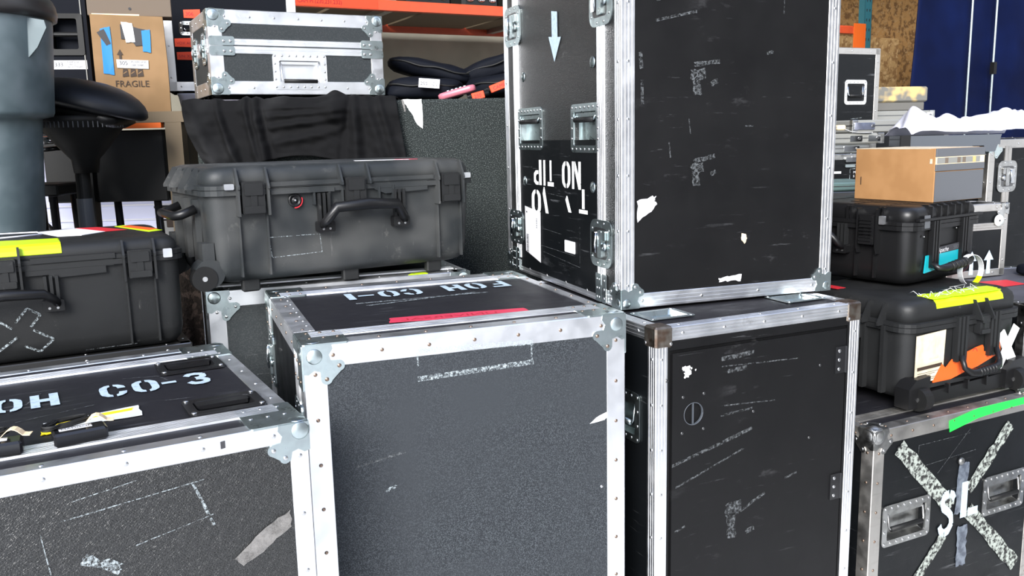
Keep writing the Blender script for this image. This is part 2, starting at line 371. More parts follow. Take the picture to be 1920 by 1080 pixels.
def Lprof(ew, t=.0022, groove=0, gd=.0009, c=.0022):
    """outline of an angle extrusion, coords (a,b), outer corner at 0,0, outer faces along a (b=0) and b (a=0)"""
    def side():
        p = [(c, 0)]
        if groove:
            for k in range(groove):
                g = ew * (k + 1) / (groove + 1); q = ew * .05
                p += [(g - q, 0), (g - q * .5, gd), (g + q * .5, gd), (g + q, 0)]
        p.append((ew - .0015, 0)); p.append((ew, .0015)); return p
    A = side()
    return A + [(ew, t), (t, t), (t, ew)] + [(b, a) for a, b in reversed(A)]
def trim(name, parent, p0, dirv, ln, da, db, ew, m, groove=0, rv=None, rvm='rivet', rv_off=.5, skip=(.06, .06), eb=None):
    mb = MB(); p0 = Vector(p0); dv = Vector(dirv); da = Vector(da); db = Vector(db)
    pf = Lprof(ew, groove=groove)
    mb.loft([[tuple(p0 + dv * q + da * a + db * b) for a, b in pf] for q in (0, ln)], m)
    if rv:
        n = max(1, int((ln - skip[0] - skip[1]) / rv)); st = (ln - skip[0] - skip[1]) / n
        for k in range(n + 1):
            q = skip[0] + st * k
            for (A, B) in ((da, db), (db, da)):
                fr = lambda u, v, nn=0, A=A, B=B: tuple(p0 + dv * u + A * v - B * nn)
                mb.rivet(fr, q, ew * rv_off, rvm)
    return mb.obj(name, parent)
def all_trims(parent, w, d, h, ew, m='aluminium', groove=0, rv=.1, rvm='rivet', z0=0, cut=.03, only=None, gmap={}):
    X, Y, Z = Vector((1, 0, 0)), Vector((0, 1, 0)), Vector((0, 0, 1))
    E = {'FL': ((0, 0, z0), Z, h - z0, X, Y), 'FR': ((w, 0, z0), Z, h - z0, -X, Y), 'BL': ((0, d, z0), Z, h - z0, X, -Y), 'BR': ((w, d, z0), Z, h - z0, -X, -Y),
         'TF': ((0, 0, h), X, w, Y, -Z), 'TB': ((0, d, h), X, w, -Y, -Z), 'TL': ((0, 0, h), Y, d, X, -Z), 'TR': ((w, 0, h), Y, d, -X, -Z),
         'DF': ((0, 0, z0), X, w, Y, Z), 'DB': ((0, d, z0), X, w, -Y, Z), 'DL': ((0, 0, z0), Y, d, X, Z), 'DR': ((w, 0, z0), Y, d, -X, Z)}
    for k, (p, dv, ln, da, db) in E.items():
        if only and k not in only: continue
        p = Vector(p) + dv * cut
        lift = .0 if k[0] in 'TD' else .0003
        p = p - (da + db) * lift * 0
        e2 = ew + (.0006 if k in ('TL', 'TR', 'DL', 'DR') else 0)
        trim('edge_trim', parent, p, dv, ln - 2 * cut, da, db, gmap.get(k, (e2, groove))[0], m, gmap.get(k, (e2, groove))[1], rv, rvm)
def lobes(l1, l2, r, s=1.0):
    """butterfly corner flange outline; corner at origin; l1,l2 the rivet centres"""
    p = [(0, 0), (.058, 0), (.060, .010), (.052, .022), (.056, .034)]
    a1 = Vector(l1); a2 = Vector(l2)
    def arc(c, a0, a1_, n=6): return [(c.x + r * math.cos(R(a0 + (a1_ - a0) * k / n)), c.y + r * math.sin(R(a0 + (a1_ - a0) * k / n))) for k in range(n + 1)]
    p += arc(a1, -80, 75) + arc(a2, 15, 170)
    p += [(.034, .056), (.022, .052), (.010, .060), (0, .058)]
    return [(x * s, y * s) for x, y in p]
def ball_corner(parent, P, dx, dy, dz, faces='xyz', s=1.0, r=.021, off=.020, m='zinc', lob=((.072, .046), (.046, .072)), rvm='rivet', square=None):
    """P the case corner; dx,dy,dz unit vectors pointing inward; faces: normals of faces to cover"""
    mb = MB(); P = Vector(P); D = {'x': Vector(dx), 'y': Vector(dy), 'z': Vector(dz)}
    for f in faces:
        a, b = [D[k] for k in 'xyz' if k != f]; nrm = -D[f]
        if f == 'z': pass
        fr = lambda u, v, n=0: tuple(P + a * u + b * v + nrm * n)
        if square and f in square:
            q = square[f]
            mb.prism(rrect(0, 0, q[0], q[1], .006, 2), fr, -.002, .0022, m)
            for u in (.25, .55, .85):
                for v in (.45, .85): mb.rivet(fr, q[0] * u, q[1] * v, rvm, n0=.0022)
        else:
            o = lobes(*lob, .0115, s)
            mb.prism(o, fr, -.002, .0022, m)
            for l in lob: mb.rivet(fr, l[0] * s, l[1] * s, rvm, r=.0048, n0=.0022, h=.0024)
    c = P + sum(D.values(), Vector()) * off
    mb.ball(c, r, m, 20, 10)
    # fillet skirt around the ball
    for f in faces:
        nrm = -D[f]; b0 = c - nrm * 0
        dist = off + .0022
        base = c + nrm * (dist)
        if r > dist: q = math.sqrt(r * r - dist * dist)
        else: q = r * .6
        mb.lathe([(q + .007, -.0005), (q + .003, .0008), (q * .8, .003), (.001, .003)], base, m, 20, tuple(nrm))
    return mb.obj('ball_corner', parent)
def hybrid(parent, fr, hint, pts, wd, m='aluminium', grooves=5, n0=-.002, n1=.0025, name='lid_rail'):
    """grooved pair of extrusions as a strip; pts=(u0,v0,u1,v1) along u or v"""
    u0, v0, u1, v1 = pts; mb = MB()
    along_u = abs(u1 - u0) > abs(v1 - v0)
    a0, a1 = (v0, v1) if along_u else (u0, u1)
    prof = [(a0, n0)]; N = grooves * 2 + 1
    for k in range(grooves + 1):
        s0 = a0 + (a1 - a0) * (k / (grooves + 1)); s1 = a0 + (a1 - a0) * ((k + 1) / (grooves + 1)); e_ = (s1 - s0) * .16
        dp = .0022 if k == grooves // 2 else 0.0
        prof += [(s0 + e_, n1), (s1 - e_, n1)]
        if k < grooves: prof += [(s1 - e_ * .5, n1 - .0014 - dp), (s1 + e_ * .5, n1 - .0014 - dp)]
    prof.append((a1, n0))
    if along_u: mb.loft([[fr(u, a, n) for a, n in prof] for u in (u0, u1)], m)
    else: mb.loft([[fr(a, v, n) for a, n in prof] for v in (v0, v1)], m)
    return mb.obj(name, parent)
def case_handle(parent, fr, hint, u0, v0, u1, v1, m='zinc', fl=.02, dep=.02, grip='rubber', rv='rivet', horizontal=True, down=.62):
    """recessed sprung handle: flange with rivets, dish, bent wire bail with rubber grip"""
    mb = MB(); iu0, iv0, iu1, iv1 = u0 + fl, v0 + fl * 1.1, u1 - fl, v1 - fl
    O = rrect(u0, v0, u1, v1, .016, 4); I = rrect(iu0, iv0, iu1, iv1, .006, 4); J = rrect(iu0 + .004, iv0 + .004, iu1 - .004, iv1 - .004, .005, 4)
    n = len(O)
    secs = [[fr(u, v, q) for u, v in L] for L, q in ((O, -.001), (O, .0022), (I, .0026), (J, -dep))]
    vs = [p for q in secs for p in q]; fs = []
    for i in range(3):
        for k in range(n): a = i * n + k; b = i * n + (k + 1) % n; fs.append((a, b, b + n, a + n))
    fs.append(tuple(3 * n + k for k in range(n)))
    cu, cv = (u0 + u1) / 2, (v0 + v1) / 2
    mb.add(vs, fs, m, orient=False, hint=None)
    # orient by hint per ring
    me_fix = []
    c0 = Vector(mb.X @ Vector(fr(cu, cv, .05)))
    for i, f in enumerate(mb.f):
        P = [Vector(mb.v[k]) for k in f]; nn = Vector()
        for k in range(1, len(P) - 1): nn += (P[k] - P[0]).cross(P[k + 1] - P[0])
        cen = sum(P, Vector()) / len(P)
        ref = (c0 - cen) if i >= n else (cen - Vector(fr(cu, cv, 0)))
        me_fix.append(tuple(reversed(f)) if nn.dot(ref) < 0 else f)
    mb.f = me_fix
    nu = max(2, int((u1 - u0) / .028)); nv = max(1, int((v1 - v0) / .045))
    for k in range(nu + 1):
        u = u0 + .010 + (u1 - u0 - .02) * k / nu
        mb.rivet(fr, u, v0 + .010, rv, n0=.0024); mb.rivet(fr, u, v1 - .010, rv, n0=.0024)
    for k in range(1, nv + 1):
        v = v0 + .01 + (v1 - v0 - .02) * k / (nv + 1)
        mb.rivet(fr, u0 + .009, v, rv, n0=.0024); mb.rivet(fr, u1 - .009, v, rv, n0=.0024)
    # hinge barrel plate along the top of the dish
    mb.prism([(iu0 + .008, iv0 + .003), (iu1 - .008, iv0 + .003), (iu1 - .008, iv0 + .014), (iu0 + .008, iv0 + .014)], fr, -.012, -.003, m)
    h = mb.obj('recessed_handle', parent)
    g = MB(); a = iu0 + .008; b = iu1 - .008; top = iv0 + .010; bot = iv0 + (iv1 - iv0) * down + .006
    g.tube([fr(a, top, -.004), fr(a, bot - .008, .002), fr(a + .004, bot - .001, .003), fr(a + .012, bot, .003)], .0032, m, 8)
    g.tube([fr(b, top, -.004), fr(b, bot - .008, .002), fr(b - .004, bot - .001, .003), fr(b - .012, bot, .003)], .0032, m, 8)
    g.tube([fr(a + .008, bot, .003), fr(b - .008, bot, .003)], .0078, grip, 12)
    g.obj('handle_grip', h)
    return h
def latch(parent, fr, u0, v0, u1, v1, m='zinc', rv='rivet'):
    """butterfly latch: flanged dish with a folded wing and hasp"""
    mb = MB(); cu, cv = (u0 + u1) / 2, (v0 + v1) / 2; w = u1 - u0; h = v1 - v0
    O = rrect(u0, v0, u1, v1, min(w, h) * .22, 4); mb.prism(O, fr, -.001, .0032, m)
    I = rrect(u0 + w * .2, v0 + h * .17, u1 - w * .16, v1 - h * .17, min(w, h) * .1, 3)
    mb.prism(I, fr, .0032, .0036, 'steel_dark')
    mb.prism(rrect(cu - w * .12, v0 + h * .22, cu + w * .06, v1 - h * .2, .004, 2), fr, .0034, .010, m)
    mb.prism(rrect(cu + w * .14, v0 + h * .26, u1 - w * .2, v1 - h * .28, .003, 2), fr, .0034, .012, 'chrome')
    mb.prism(rrect(u0 + w * .22, v0 + h * .22, cu - w * .14, cv - h * .08, .003, 2), fr, .0034, .009, m)
    mb.lathe([(w * .1, 0), (w * .1, .006), (w * .05, .009), (.0005, .009)], fr(cu - w * .2, cv + h * .05, .0034), m, 12, tuple(Vector(fr(0, 0, 1)) - Vector(fr(0, 0, 0))))
    mb.tube([fr(cu + w * .1, v0 + h * .28, .011), fr(cu + w * .1, cv, .015), fr(cu + w * .12, v1 - h * .3, .011)], .0028, 'chrome', 8)
    for a, b in ((.12, .2), (.12, .5), (.12, .8), (.9, .2), (.9, .5), (.9, .8), (.35, .07), (.65, .07), (.35, .93), (.65, .93)):
        mb.rivet(fr, u0 + w * a, v0 + h * b, rv, r=.004, n0=.0032)
    return mb.obj('butterfly_latch', parent)
def casters(parent, w, d, h=.1, inset=.09):
    for x in (inset, w - inset):
        for y in (inset, d - inset):
            mb = MB(); mb.box((x - .045, y - .045, -.008), (x + .045, y + .045, 0), 'zinc')
            mb.box((x - .028, y - .01, -h * .75), (x - .022, y + .03, -.008), 'zinc'); mb.box((x + .022, y - .01, -h * .75), (x + .028, y + .03, -.008), 'zinc')
            mb.cyl((x - .018, y + .01, -h + .044), (1, 0, 0), .044, .036, 'rubber', 20); mb.obj('caster', parent)

# ================================================================== the setting
BY = R(28); bu = Vector((math.cos(BY), math.sin(BY), 0)); bv = Vector((-math.sin(BY), math.cos(BY), 0))
def bp(a, b, z=0): p = bu * a + bv * b; return (p.x, p.y, z)
mb = MB(); mb.box((-14, -16, -.1), (14, 14, 0), 'concrete'); struct('floor', mb)
def wallbox(name, a, b, m):
    mb = MB(); mb.X = Matrix.Rotation(BY, 4, 'Z'); mb.box(a, b, m); struct(name, mb)
wallbox('wall_back', (-4.5, 6.15, 0), (3.6, 6.35, 4.4), 'block_wall')
wallbox('wall_back_right', (3.6, 6.10, 0), (10, 6.35, 4.4), 'osb')
wallbox('wall_left', (-4.7, 1.9, 0), (-4.5, 6.35, 4.4), 'wallpaint')
wallbox('wall_right', (8.2, -1.5, 0), (8.4, 6.35, 4.4), 'wallpaint')
wallbox('ceiling', (-4.7, 2.6, 4.4), (8.4, 6.4, 4.55), 'ceiling')

mb = MB(); mb.X = Matrix.Translation((1.95, -2.6, 0)) @ Matrix.Rotation(R(-3), 4, 'Z'); mb.box((0, 0, 0), (.2, 5.2, 4.4), 'wallpaint'); struct('light_block_wall', mb)  # wall added out of view to block light from the right-hand cases

# ================================================================== FOH CO-1 (grey front)
def F0(box_, face): pass
def place(name, label, cat, x, y, ztop, yaw, w, d, h, group=None):
    return thing(name, label, cat, (x, y, ztop - h), yaw, group), frames(w, d, h)

w, d, h = .76, .75, 1.03
rt_, fr = place('road_case', 'grey-fronted road case with pink tape and stencilled letters on its black lid', 'road case', -.441, 1.771, 1.129, 20.93, w, d, h, None)
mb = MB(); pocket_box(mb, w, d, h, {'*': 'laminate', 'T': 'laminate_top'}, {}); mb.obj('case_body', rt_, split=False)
mb = MB(); mb.box((.0025, .0008, .0025), (w - .0025, .02, h - .0025), 'carpet_grey'); mb.obj('front_panel', rt_)['label'] = 'grey speckled front panel'
all_trims(rt_, w, d, h, .05, rv=.098, rvm='rivet_brown', gmap={'TF': (.050, 0), 'TL': (.0506, 0), 'TR': (.0306, 0)}, cut=.004)
T_ = fr['T']; N_ = NORM['T']
mb = MB()
for v0, v1 in ((.050, .068), (.680, .698)): mb.prism([(.03, v0), (w - .03, v0), (w - .03, v1), (.03, v1)], T_, -.002, .0005, 'laminate_top')
mb.obj('lid_seam', rt_)
hybrid(rt_, T_, N_, (.03, .070, w - .03, .126), .05); hybrid(rt_, T_, N_, (.03, .624, w - .03, .680), .05)
Lf = fr['L']
hybrid(rt_, Lf, NORM['L'], (.070, .03, .126, h), .05); hybrid(rt_, Lf, NORM['L'], (.624, .03, .680, h), .05)
for (P, dx, dy, f) in (((0, 0, h), (1, 0, 0), (0, 1, 0), 'xyz'), ((w, 0, h), (-1, 0, 0), (0, 1, 0), 'xyz'), ((0, d, h), (1, 0, 0), (0, -1, 0), 'xyz'), ((w, d, h), (-1, 0, 0), (0, -1, 0), 'xyz')):
    ball_corner(rt_, P, dx, dy, (0, 0, -1), f, s=1.05, r=.029, off=.0245, rvm='rivet_brown', square={'z': (.10, .13), 'x': (.13, .10)})
# rivet row on wide left trim top, joined by a thin strip
mb = MB(); mb.prism([(.002, .145), (.050, .145), (.050, .630), (.002, .630)], T_, .0, .0003, 'aluminium')
for k in range(9): mb.rivet(T_, .040, .15 + .058 * k, 'rivet', n0=.0003); 
mb.obj('trim_strip', rt_, split=False)
latch(rt_, Lf, .045, .14, .155, .29); latch(rt_, Lf, .595, .10, .705, .25)
mb = MB()
for ch, x in zip('FOH', (.660, .592, .526)): glyph(mb, T_, N_, ch, (x, .585), (-.073, 0), (0, -.095), 'paint_white')
for ch, x in zip('CO-1', (.402, .337, .272, .228)): glyph(mb, T_, N_, ch, (x, .580), (-.073, 0), (0, -.095), 'paint_white')
mb.obj('stencil_lettering', rt_)
mb = MB()
mb.prism(torn([(.222, .150), (.566, .108), (.566, .170), (.235, .200)], .003, 3, 6), T_, 0, .0008, 'tape_pink')
text(mb, T_, N_, 'UNIVERSAL', (.49, .137), .022, 'ink_red', (-1.5, .12), (.1, 1), n=.001)
mb.obj('pink_tape', rt_)
mb = MB()
for a, b in (((.20, .425), (.56, .425)), ((.22, .385), (.53, .44)),): flat(mb, T_, N_, seg(a, b, .012), 'chalk', .0006)
for a, b in (((.21, .61), (.60, .612)), ((.21, .65), (.60, .65)), ((.21, .61), (.21, .65))): flat(mb, T_, N_, seg(a, b, .004), 'chalk_thin', .0006)
Ff = fr['F']; NF = NORM['F']
flat(mb, Ff, NF, seg((.250, .037), (.52, .046), .012), 'chalk', .0006); flat(mb, Ff, NF, seg((.247, .100), (.52, .092), .012), 'chalk', .0006)
flat(mb, Ff, NF, seg((.247, .04), (.247, .07), .004), 'chalk', .0006); flat(mb, Ff, NF, seg((.517, .046), (.517, .092), .004), 'chalk', .0006)
flat(mb, Ff, NF, torn([(.156, .346), (.17, .338), (.188, .336), (.19, .342), (.17, .348)], .002, 5, 3), 'chalk', .0006)
flat(mb, Ff, NF, seg((.10, .28), (.21, .262), .006), 'chalk_thin', .0006)
mb.obj('worn_mark', rt_)
mb = MB(); mb.prism(torn([(.664, .262), (.690, .245), (.712, .238), (.711, .254), (.700, .258)], .0015, 8, 3), Ff, 0, .0008, 'paper'); mb.rivet(Ff, .695, .426, 'rivet'); mb.obj('tape_scrap', rt_)
casters(rt_, w, d)

# ================================================================== tall case
w, d, h = .68, .90, 1.15
rt_, fr = place('tall_road_case', 'tall black road case with painted arrow and upside-down stencil, stacked highest', 'road case', .291, 2.290, 1.0865 + 1.15, 19.57, w, d, h)
OFF = h - 1.10      # measurements below were taken from a top 1.10 above the base
def sh(fr_, k): return lambda u, v, n=0: fr_[k](u, v + OFF, n)
Lf, Ff = sh(fr, 'L'), sh(fr, 'F'); NL, NF = NORM['L'], NORM['F']
hp = [(.150, .571 + OFF, .297, .663 + OFF, .026), (.567, .567 + OFF, .745, .660 + OFF, .026)]
mb = MB(); pocket_box(mb, w, d, h, {'*': 'laminate', 'L': 'leatherette', 'F': 'black_paint'}, {'L': hp}); mb.obj('case_body', rt_, split=False)
mb = MB(); mb.box((-.0002, .14, .02), (.0019, .76, h - .70), 'laminate'); mb.obj('lower_side_panel', rt_)
all_trims(rt_, w, d, h, .040, groove=3, rv=.14, cut=.004)
hybrid(rt_, Lf, NL, (.098, -OFF + .03, .143, 1.05), .05); hybrid(rt_, Lf, NL, (.757, -OFF + .03, .802, 1.05), .05)
for (P, dx, dy) in (((0, 0, 0), (1, 0, 0), (0, 1, 0)), ((w, 0, 0), (-1, 0, 0), (0, 1, 0)), ((0, d, 0), (1, 0, 0), (0, -1, 0)), ((w, d, 0), (-1, 0, 0), (0, -1, 0)),
                    ((0, 0, h), (1, 0, 0), (0, 1, 0)), ((w, 0, h), (-1, 0, 0), (0, 1, 0))):
    ball_corner(rt_, P, dx, dy, (0, 0, 1 if P[2] == 0 else -1), 'xy', s=.92, r=.019, off=.0155, lob=((.062, .047), (.045, .064)))
# rail end plates with six rivets, on the left side
mb = MB()
for u in (.085, .772):
    mb.prism(rrect(u, 1.018, u + .026, 1.098, .003, 2), Lf, .0018, .0042, 'zinc'); mb.prism(rrect(u + .032, 1.018, u + .066, 1.098, .003, 2), Lf, .0018, .0042, 'zinc')
    for a in (.012, .044, .058):
        for b in (1.035, 1.060, 1.085): mb.rivet(Lf, u + a, b, 'rivet', n0=.0042)
mb.obj('rail_end_plate', rt_)
case_handle(rt_, Lf, NL, .128, .549, .320, .686, grip='rubber', down=.18); case_handle(rt_, Lf, NL, .547, .545, .766, .681, down=.18)
for a in ((.048, .215, .185, .352), (.727, .208, .875, .336), (.052, .868, .187, .999), (.735, .888, .866, 1.004)): latch(rt_, Lf, *a)
mb = MB()
for u, v in ((.168, .441), (.707, .444), (.170, .781), (.706, .784)):
    mb.lathe([(.016, 0), (.0155, .0025), (.010, .003), (.008, .0055), (.0005, .0065)], Lf(u, v, .001), 'zinc', 18, NL)
mb.obj('screw_stud', rt_)
mb = MB(); flat(mb, Lf, NL, [(.415, .275), (.460, .268), (.458, .343), (.485, .340), (.440, .418), (.388, .350), (.414, .348)], 'paint_white', .0008); mb.obj('painted_arrow', rt_)
mb = MB()
for ch, u, wd in (('N', .250, .085), ('O', .325, .085), ('T', .450, .075), ('I', .515, .075), ('P', .555, .10)): glyph(mb, Lf, NL, ch, (u, .712), (wd, 0), (0, .080), 'paint_pure', .0026)
glyph(mb, Lf, NL, 'O', (.565, .808), (.11, 0), (0, .080), 'paint_pure', .0026)
glyph(mb, Lf, NL, 'V', (.500, .797), (.12, 0), (0, .082), 'paint_pure', .0026)
glyph(mb, Lf, NL, 'V', (.320, .815), (.11, 0), (0, .048), 'paint_pure', .0026)
glyph(mb, Lf, NL, 'T', (.200, .790), (.09, 0), (0, .070), 'paint_pure', .0026)
mb.obj('stencil_lettering', rt_, split=True)
mb = MB(); mb.prism([(.572, .880), (.712, .868), (.708, 1.020), (.575, 1.045)], Lf, .002, .0028, 'paper')
for k in range(13): flat(mb, Lf, NL, [(.680, .962 + k * .005), (.700, .962 + k * .005), (.700, .9645 + k * .005 + (k % 3) * .0006), (.680, .9645 + k * .005)], 'ink', .0032)
text(mb, Lf, NL, 'IN IT WE TRUST', (.650, .95), .006, 'ink', (0, -1), (-1, 0), n=.0032) if False else None
flat(mb, Lf, NL, [(.690, .885), (.700, .884), (.700, .889), (.690, .890)], 'ink', .0032)
text(mb, Lf, NL, 'H101', (.610, .935), .011, 'ink', (0, -1), (-1, 0), n=.0032)
mb.obj('shipping_label', rt_)
mb = MB(); mb.prism(rrect(.297, .949, .374, .985, .003, 2), Lf, .001, .0028, 'paper'); mb.obj('blank_sticker', rt_)
mb = MB()
for a, b in (((.30, .99), (.70, .985)), ((.26, .90), (.262, 1.02)), ((.36, .82), (.50, .815)), ((.26, 1.02), (.55, 1.005)), ((.55, .93), (.4, .935))): flat(mb, Lf, NL, seg(a, b, .0018), 'chalk_thin', .0026)
for a, b, c in (((.375, .622), (.40, .622), .004), ((.490, .27), (.491, .325), .003), ((.055, .43), (.058, .47), .010), ((.060, .50), (.062, .56), .008), ((.10, .30), (.18, .285), .006),
                ((.208, .487), (.245, .482), .028), ((.222, .505), (.226, .535), .024), ((.215, .46), (.29, .452), .012), ((.212, .733), (.244, .729), .026), ((.222, .75), (.226, .775), .022), ((.218, .712), (.28, .700), .012), ((.268, .51), (.285, .502), .013), ((.27, .748), (.284, .742), .012),
                ((.10, .35), (.22, .325), .008), ((.2, .60), (.205, .64), .003), ((.14, .66), (.145, .70), .004), ((.44, .43), (.46, .425), .008)):
    flat(mb, Ff, NF, torn(seg(a, b, c), c * .12, int(a[0] * 1000), 4), 'chalk_thin', .0006)
mb.obj('scuff_mark', rt_)
mb = MB()
mb.prism(torn([(.046, .812), (.085, .802), (.103, .800), (.097, .812), (.106, .822), (.080, .845), (.048, .868)], .003, 4, 4), Ff, 0, .0008, 'paper')
mb.prism(torn([(.300, 1.036), (.335, 1.034), (.375, 1.030), (.372, 1.050), (.340, 1.046), (.302, 1.048)], .0025, 9, 4), Ff, 0, .0008, 'paper')
mb.prism(torn([(.372, .915), (.386, .918), (.390, .93), (.382, .945), (.372, .935)], .0015, 11, 3), Ff, 0, .0008, 'paper_tan')
mb.obj('tape_scrap', rt_)

# ================================================================== low black case with door
w, d, h = .672, .80, .98
rt_, fr = place('cabinet_road_case', 'black road case with hinged door and round finger hole, under the tall case', 'road case', .348, 2.074, 1.081, 24.61, w, d, h)
Ff, Lf, T_ = fr['F'], fr['L'], fr['T']
tp = [(.056, .096, .165, .176, .014), (.505, .098, .612, .176, .014)]
mb = MB(); pocket_box(mb, w, d, h, {'*': 'laminate', 'F': 'black_paint', 'T': 'laminate_top'},
                      {'T': tp, 'F': [(.042, .060, .628, h - .04, .006)], 'L': [(.088, .205, .205, .298, .02)]}); mb.obj('case_body', rt_, split=False)
all_trims(rt_, w, d, h, .036, groove=3, rv=.11, cut=.02)
mb = MB(); mb.box((0, 0, 0), (.001, .001, .001), 'steel_dark')
mb = MB()
# door with round hole: ring of quads around the hole plus surrounding panel
cx, cv, hr = .114, .232, .029
u0, v0, u1, v1 = .049, .068, .621, h - .05
N = 32; ring = [(cx + hr * math.cos(2 * PI * k / N), cv + hr * math.sin(2 * PI * k / N)) for k in range(N)]
def sq(k):
    a = 2 * PI * k / N; c, s_ = math.cos(a), math.sin(a)
    t = min((((u1 if c > 0 else u0) - cx) / c) if abs(c) > 1e-6 else 9e9, (((v1 if s_ > 0 else v0) - cv) / s_) if abs(s_) > 1e-6 else 9e9)
    return (cx + c * t, cv + s_ * t)
outer = [sq(k) for k in range(N)]
# insert true corners
for n0, n1, hint in ((.0015, .0015, NF),):
    for k in range(N):
        a, b, c, e_ = ring[k], ring[(k + 1) % N], outer[(k + 1) % N], outer[k]
        poly = [a, b, c]
        if abs(c[0] - e_[0]) > 1e-6 and abs(c[1] - e_[1]) > 1e-6:
            cc = (c[0] if abs(c[0] - u0) < 1e-6 or abs(c[0] - u1) < 1e-6 else e_[0], c[1] if abs(c[1] - v0) < 1e-6 or abs(c[1] - v1) < 1e-6 else e_[1]); poly.append(cc)
        poly.append(e_); flat(mb, Ff, NF, poly, 'black_paint', .0015)
        mid = Vector(Ff(cx, cv, 0)) - Vector(Ff(a[0], a[1], 0))
        mb.add([Ff(*a, .0015), Ff(*b, .0015), Ff(*b, -.006), Ff(*a, -.006)], [(0, 1, 2, 3)], 'hdpe', orient=False, hint=mid)
for p, q, hn in (((u0, v0), (u1, v0), (0, 0, 1)), ((u1, v0), (u1, v1), (1, 0, 0)), ((u1, v1), (u0, v1), (0, 0, -1)), ((u0, v1), (u0, v0), (-1, 0, 0))):
    mb.add([Ff(*p, .0015), Ff(*q, .0015), Ff(*q, -.006), Ff(*p, -.006)], [(0, 1, 2, 3)], 'black_paint', orient=False, hint=hn)
door = mb.obj('door', rt_, split=False)
mb = MB()
for u, v in ((.081, .184), (.145, .183), (.079, .278), (.145, .276), (.032, .135), (.305, .255), (.53, .16), (.5, .36)): mb.rivet(Ff, u, v, 'steel_dark', r=.0045, n0=.0015)
mb.obj('door_screw', door)
mb = MB(); mb.tube([Ff(cx + hr * math.cos(2 * PI * k / 32), cv + hr * math.sin(2 * PI * k / 32), .001) for k in range(33)], .0012, 'hdpe', 6); mb.box(Ff(cx - .0015, cv - hr, -.004), Ff(cx + .0015, cv + hr, 0), 'hdpe'); mb.obj('finger_hole_ring', door)
for v in (.116, .483):
    mb = MB(); mb.prism([(.583, v), (.618, v), (.618, v + .075), (.583, v + .075)], Ff, .0015, .0045, 'plastic_gloss')
    mb.cyl(Ff(.621, v + .075, .004), (0, 0, 1), .004, .075, 'plastic_gloss', 10)
    for q in (.012, .037, .063): mb.rivet(Ff, .596, v + q, 'rivet', r=.0055, n0=.0045)
    mb.obj('hinge', door)
mb = MB()
for (u, v, r) in ((.092, .116, .010), (.083, .110, .006), (.100, .123, .005), (.090, .128, .008), (.105, .112, .0025), (.118, .118, .002)):
    flat(mb, Ff, NF, torn([(u - r, v - r * .9), (u + r * .8, v - r * 1.2), (u + r, v + r * .7), (u - r * .6, v + r)], r * .35, int(u * 1e4), 4), 'paint_pure', .0022)
mb.obj('paint_chip', door)
mb = MB()
for a, b, c in (((.20, .10), (.30, .095), .012), ((.22, .135), (.28, .132), .010), ((.05, .36), (.30, .30), .009), ((.06, .42), (.28, .35), .005), ((.21, .225), (.38, .235), .003), ((.20, .25), (.30, .245), .006),
                ((.225, .515), (.268, .510), .034), ((.240, .535), (.244, .590), .030), ((.27, .525), (.35, .49), .008), ((.29, .588), (.316, .582), .014), ((.06, .54), (.09, .53), .006), ((.42, .46), (.46, .452), .006), ((.2, .12), (.45, .13), .003)):
    flat(mb, Ff, NF, torn(seg(a, b, c), c * .15, int(a[0] * 997), 4), 'chalk_thin', .0022)
mb.obj('scuff_mark', door)
for (P, dx) in (((0, 0, h), 1), ((w, 0, h), -1)):
    mb = MB(); a = P[0] - dx * .002; mb.box((a, -.002, h - .052), (a + dx * .052, .052, h + .0022), 'rust_cap', .0045)
    mb.rivet(Ff, P[0] + dx * .043, .042, 'rivet', n0=.002)
    if dx > 0: mb.rivet(Lf, .043, .042, 'rivet', n0=.002)
    mb.obj('corner_cap', rt_)
case_handle(rt_, Lf, NL, .070, .185, .225, .318, grip='zinc', horizontal=False, down=.6)
for (a, b, c, e_) in ((.042, .080, .180, .190), (.492, .083, .632, .190)):
    case_h = MB(); O = rrect(a, b, c, e_, .01, 3); I = rrect(a + .016, b + .014, c - .016, e_ - .014, .006, 3); J = rrect(a + .024, b + .022, c - .024, e_ - .022, .005, 3); n = len(O)
    vs = [T_(u, v, q) for L_, q in ((O, .0008), (O, .0025), (I, .0025), (J, -.010)) for u, v in L_]
    fs = [(i * n + k, i * n + (k + 1) % n, (i + 1) * n + (k + 1) % n, (i + 1) * n + k) for i in range(3) for k in range(n)] + [tuple(3 * n + k for k in range(n))]
    case_h.add(vs, fs, 'zinc', orient=False, hint=(0, 0, 1))
    for u, v in ((a + .01, b + .01), (c - .01, b + .01), (a + .01, e_ - .01), (c - .01, e_ - .01)): case_h.rivet(T_, u, v, 'rivet', n0=.0025)
    case_h.obj('caster_dish', rt_)
casters(rt_, w, d)

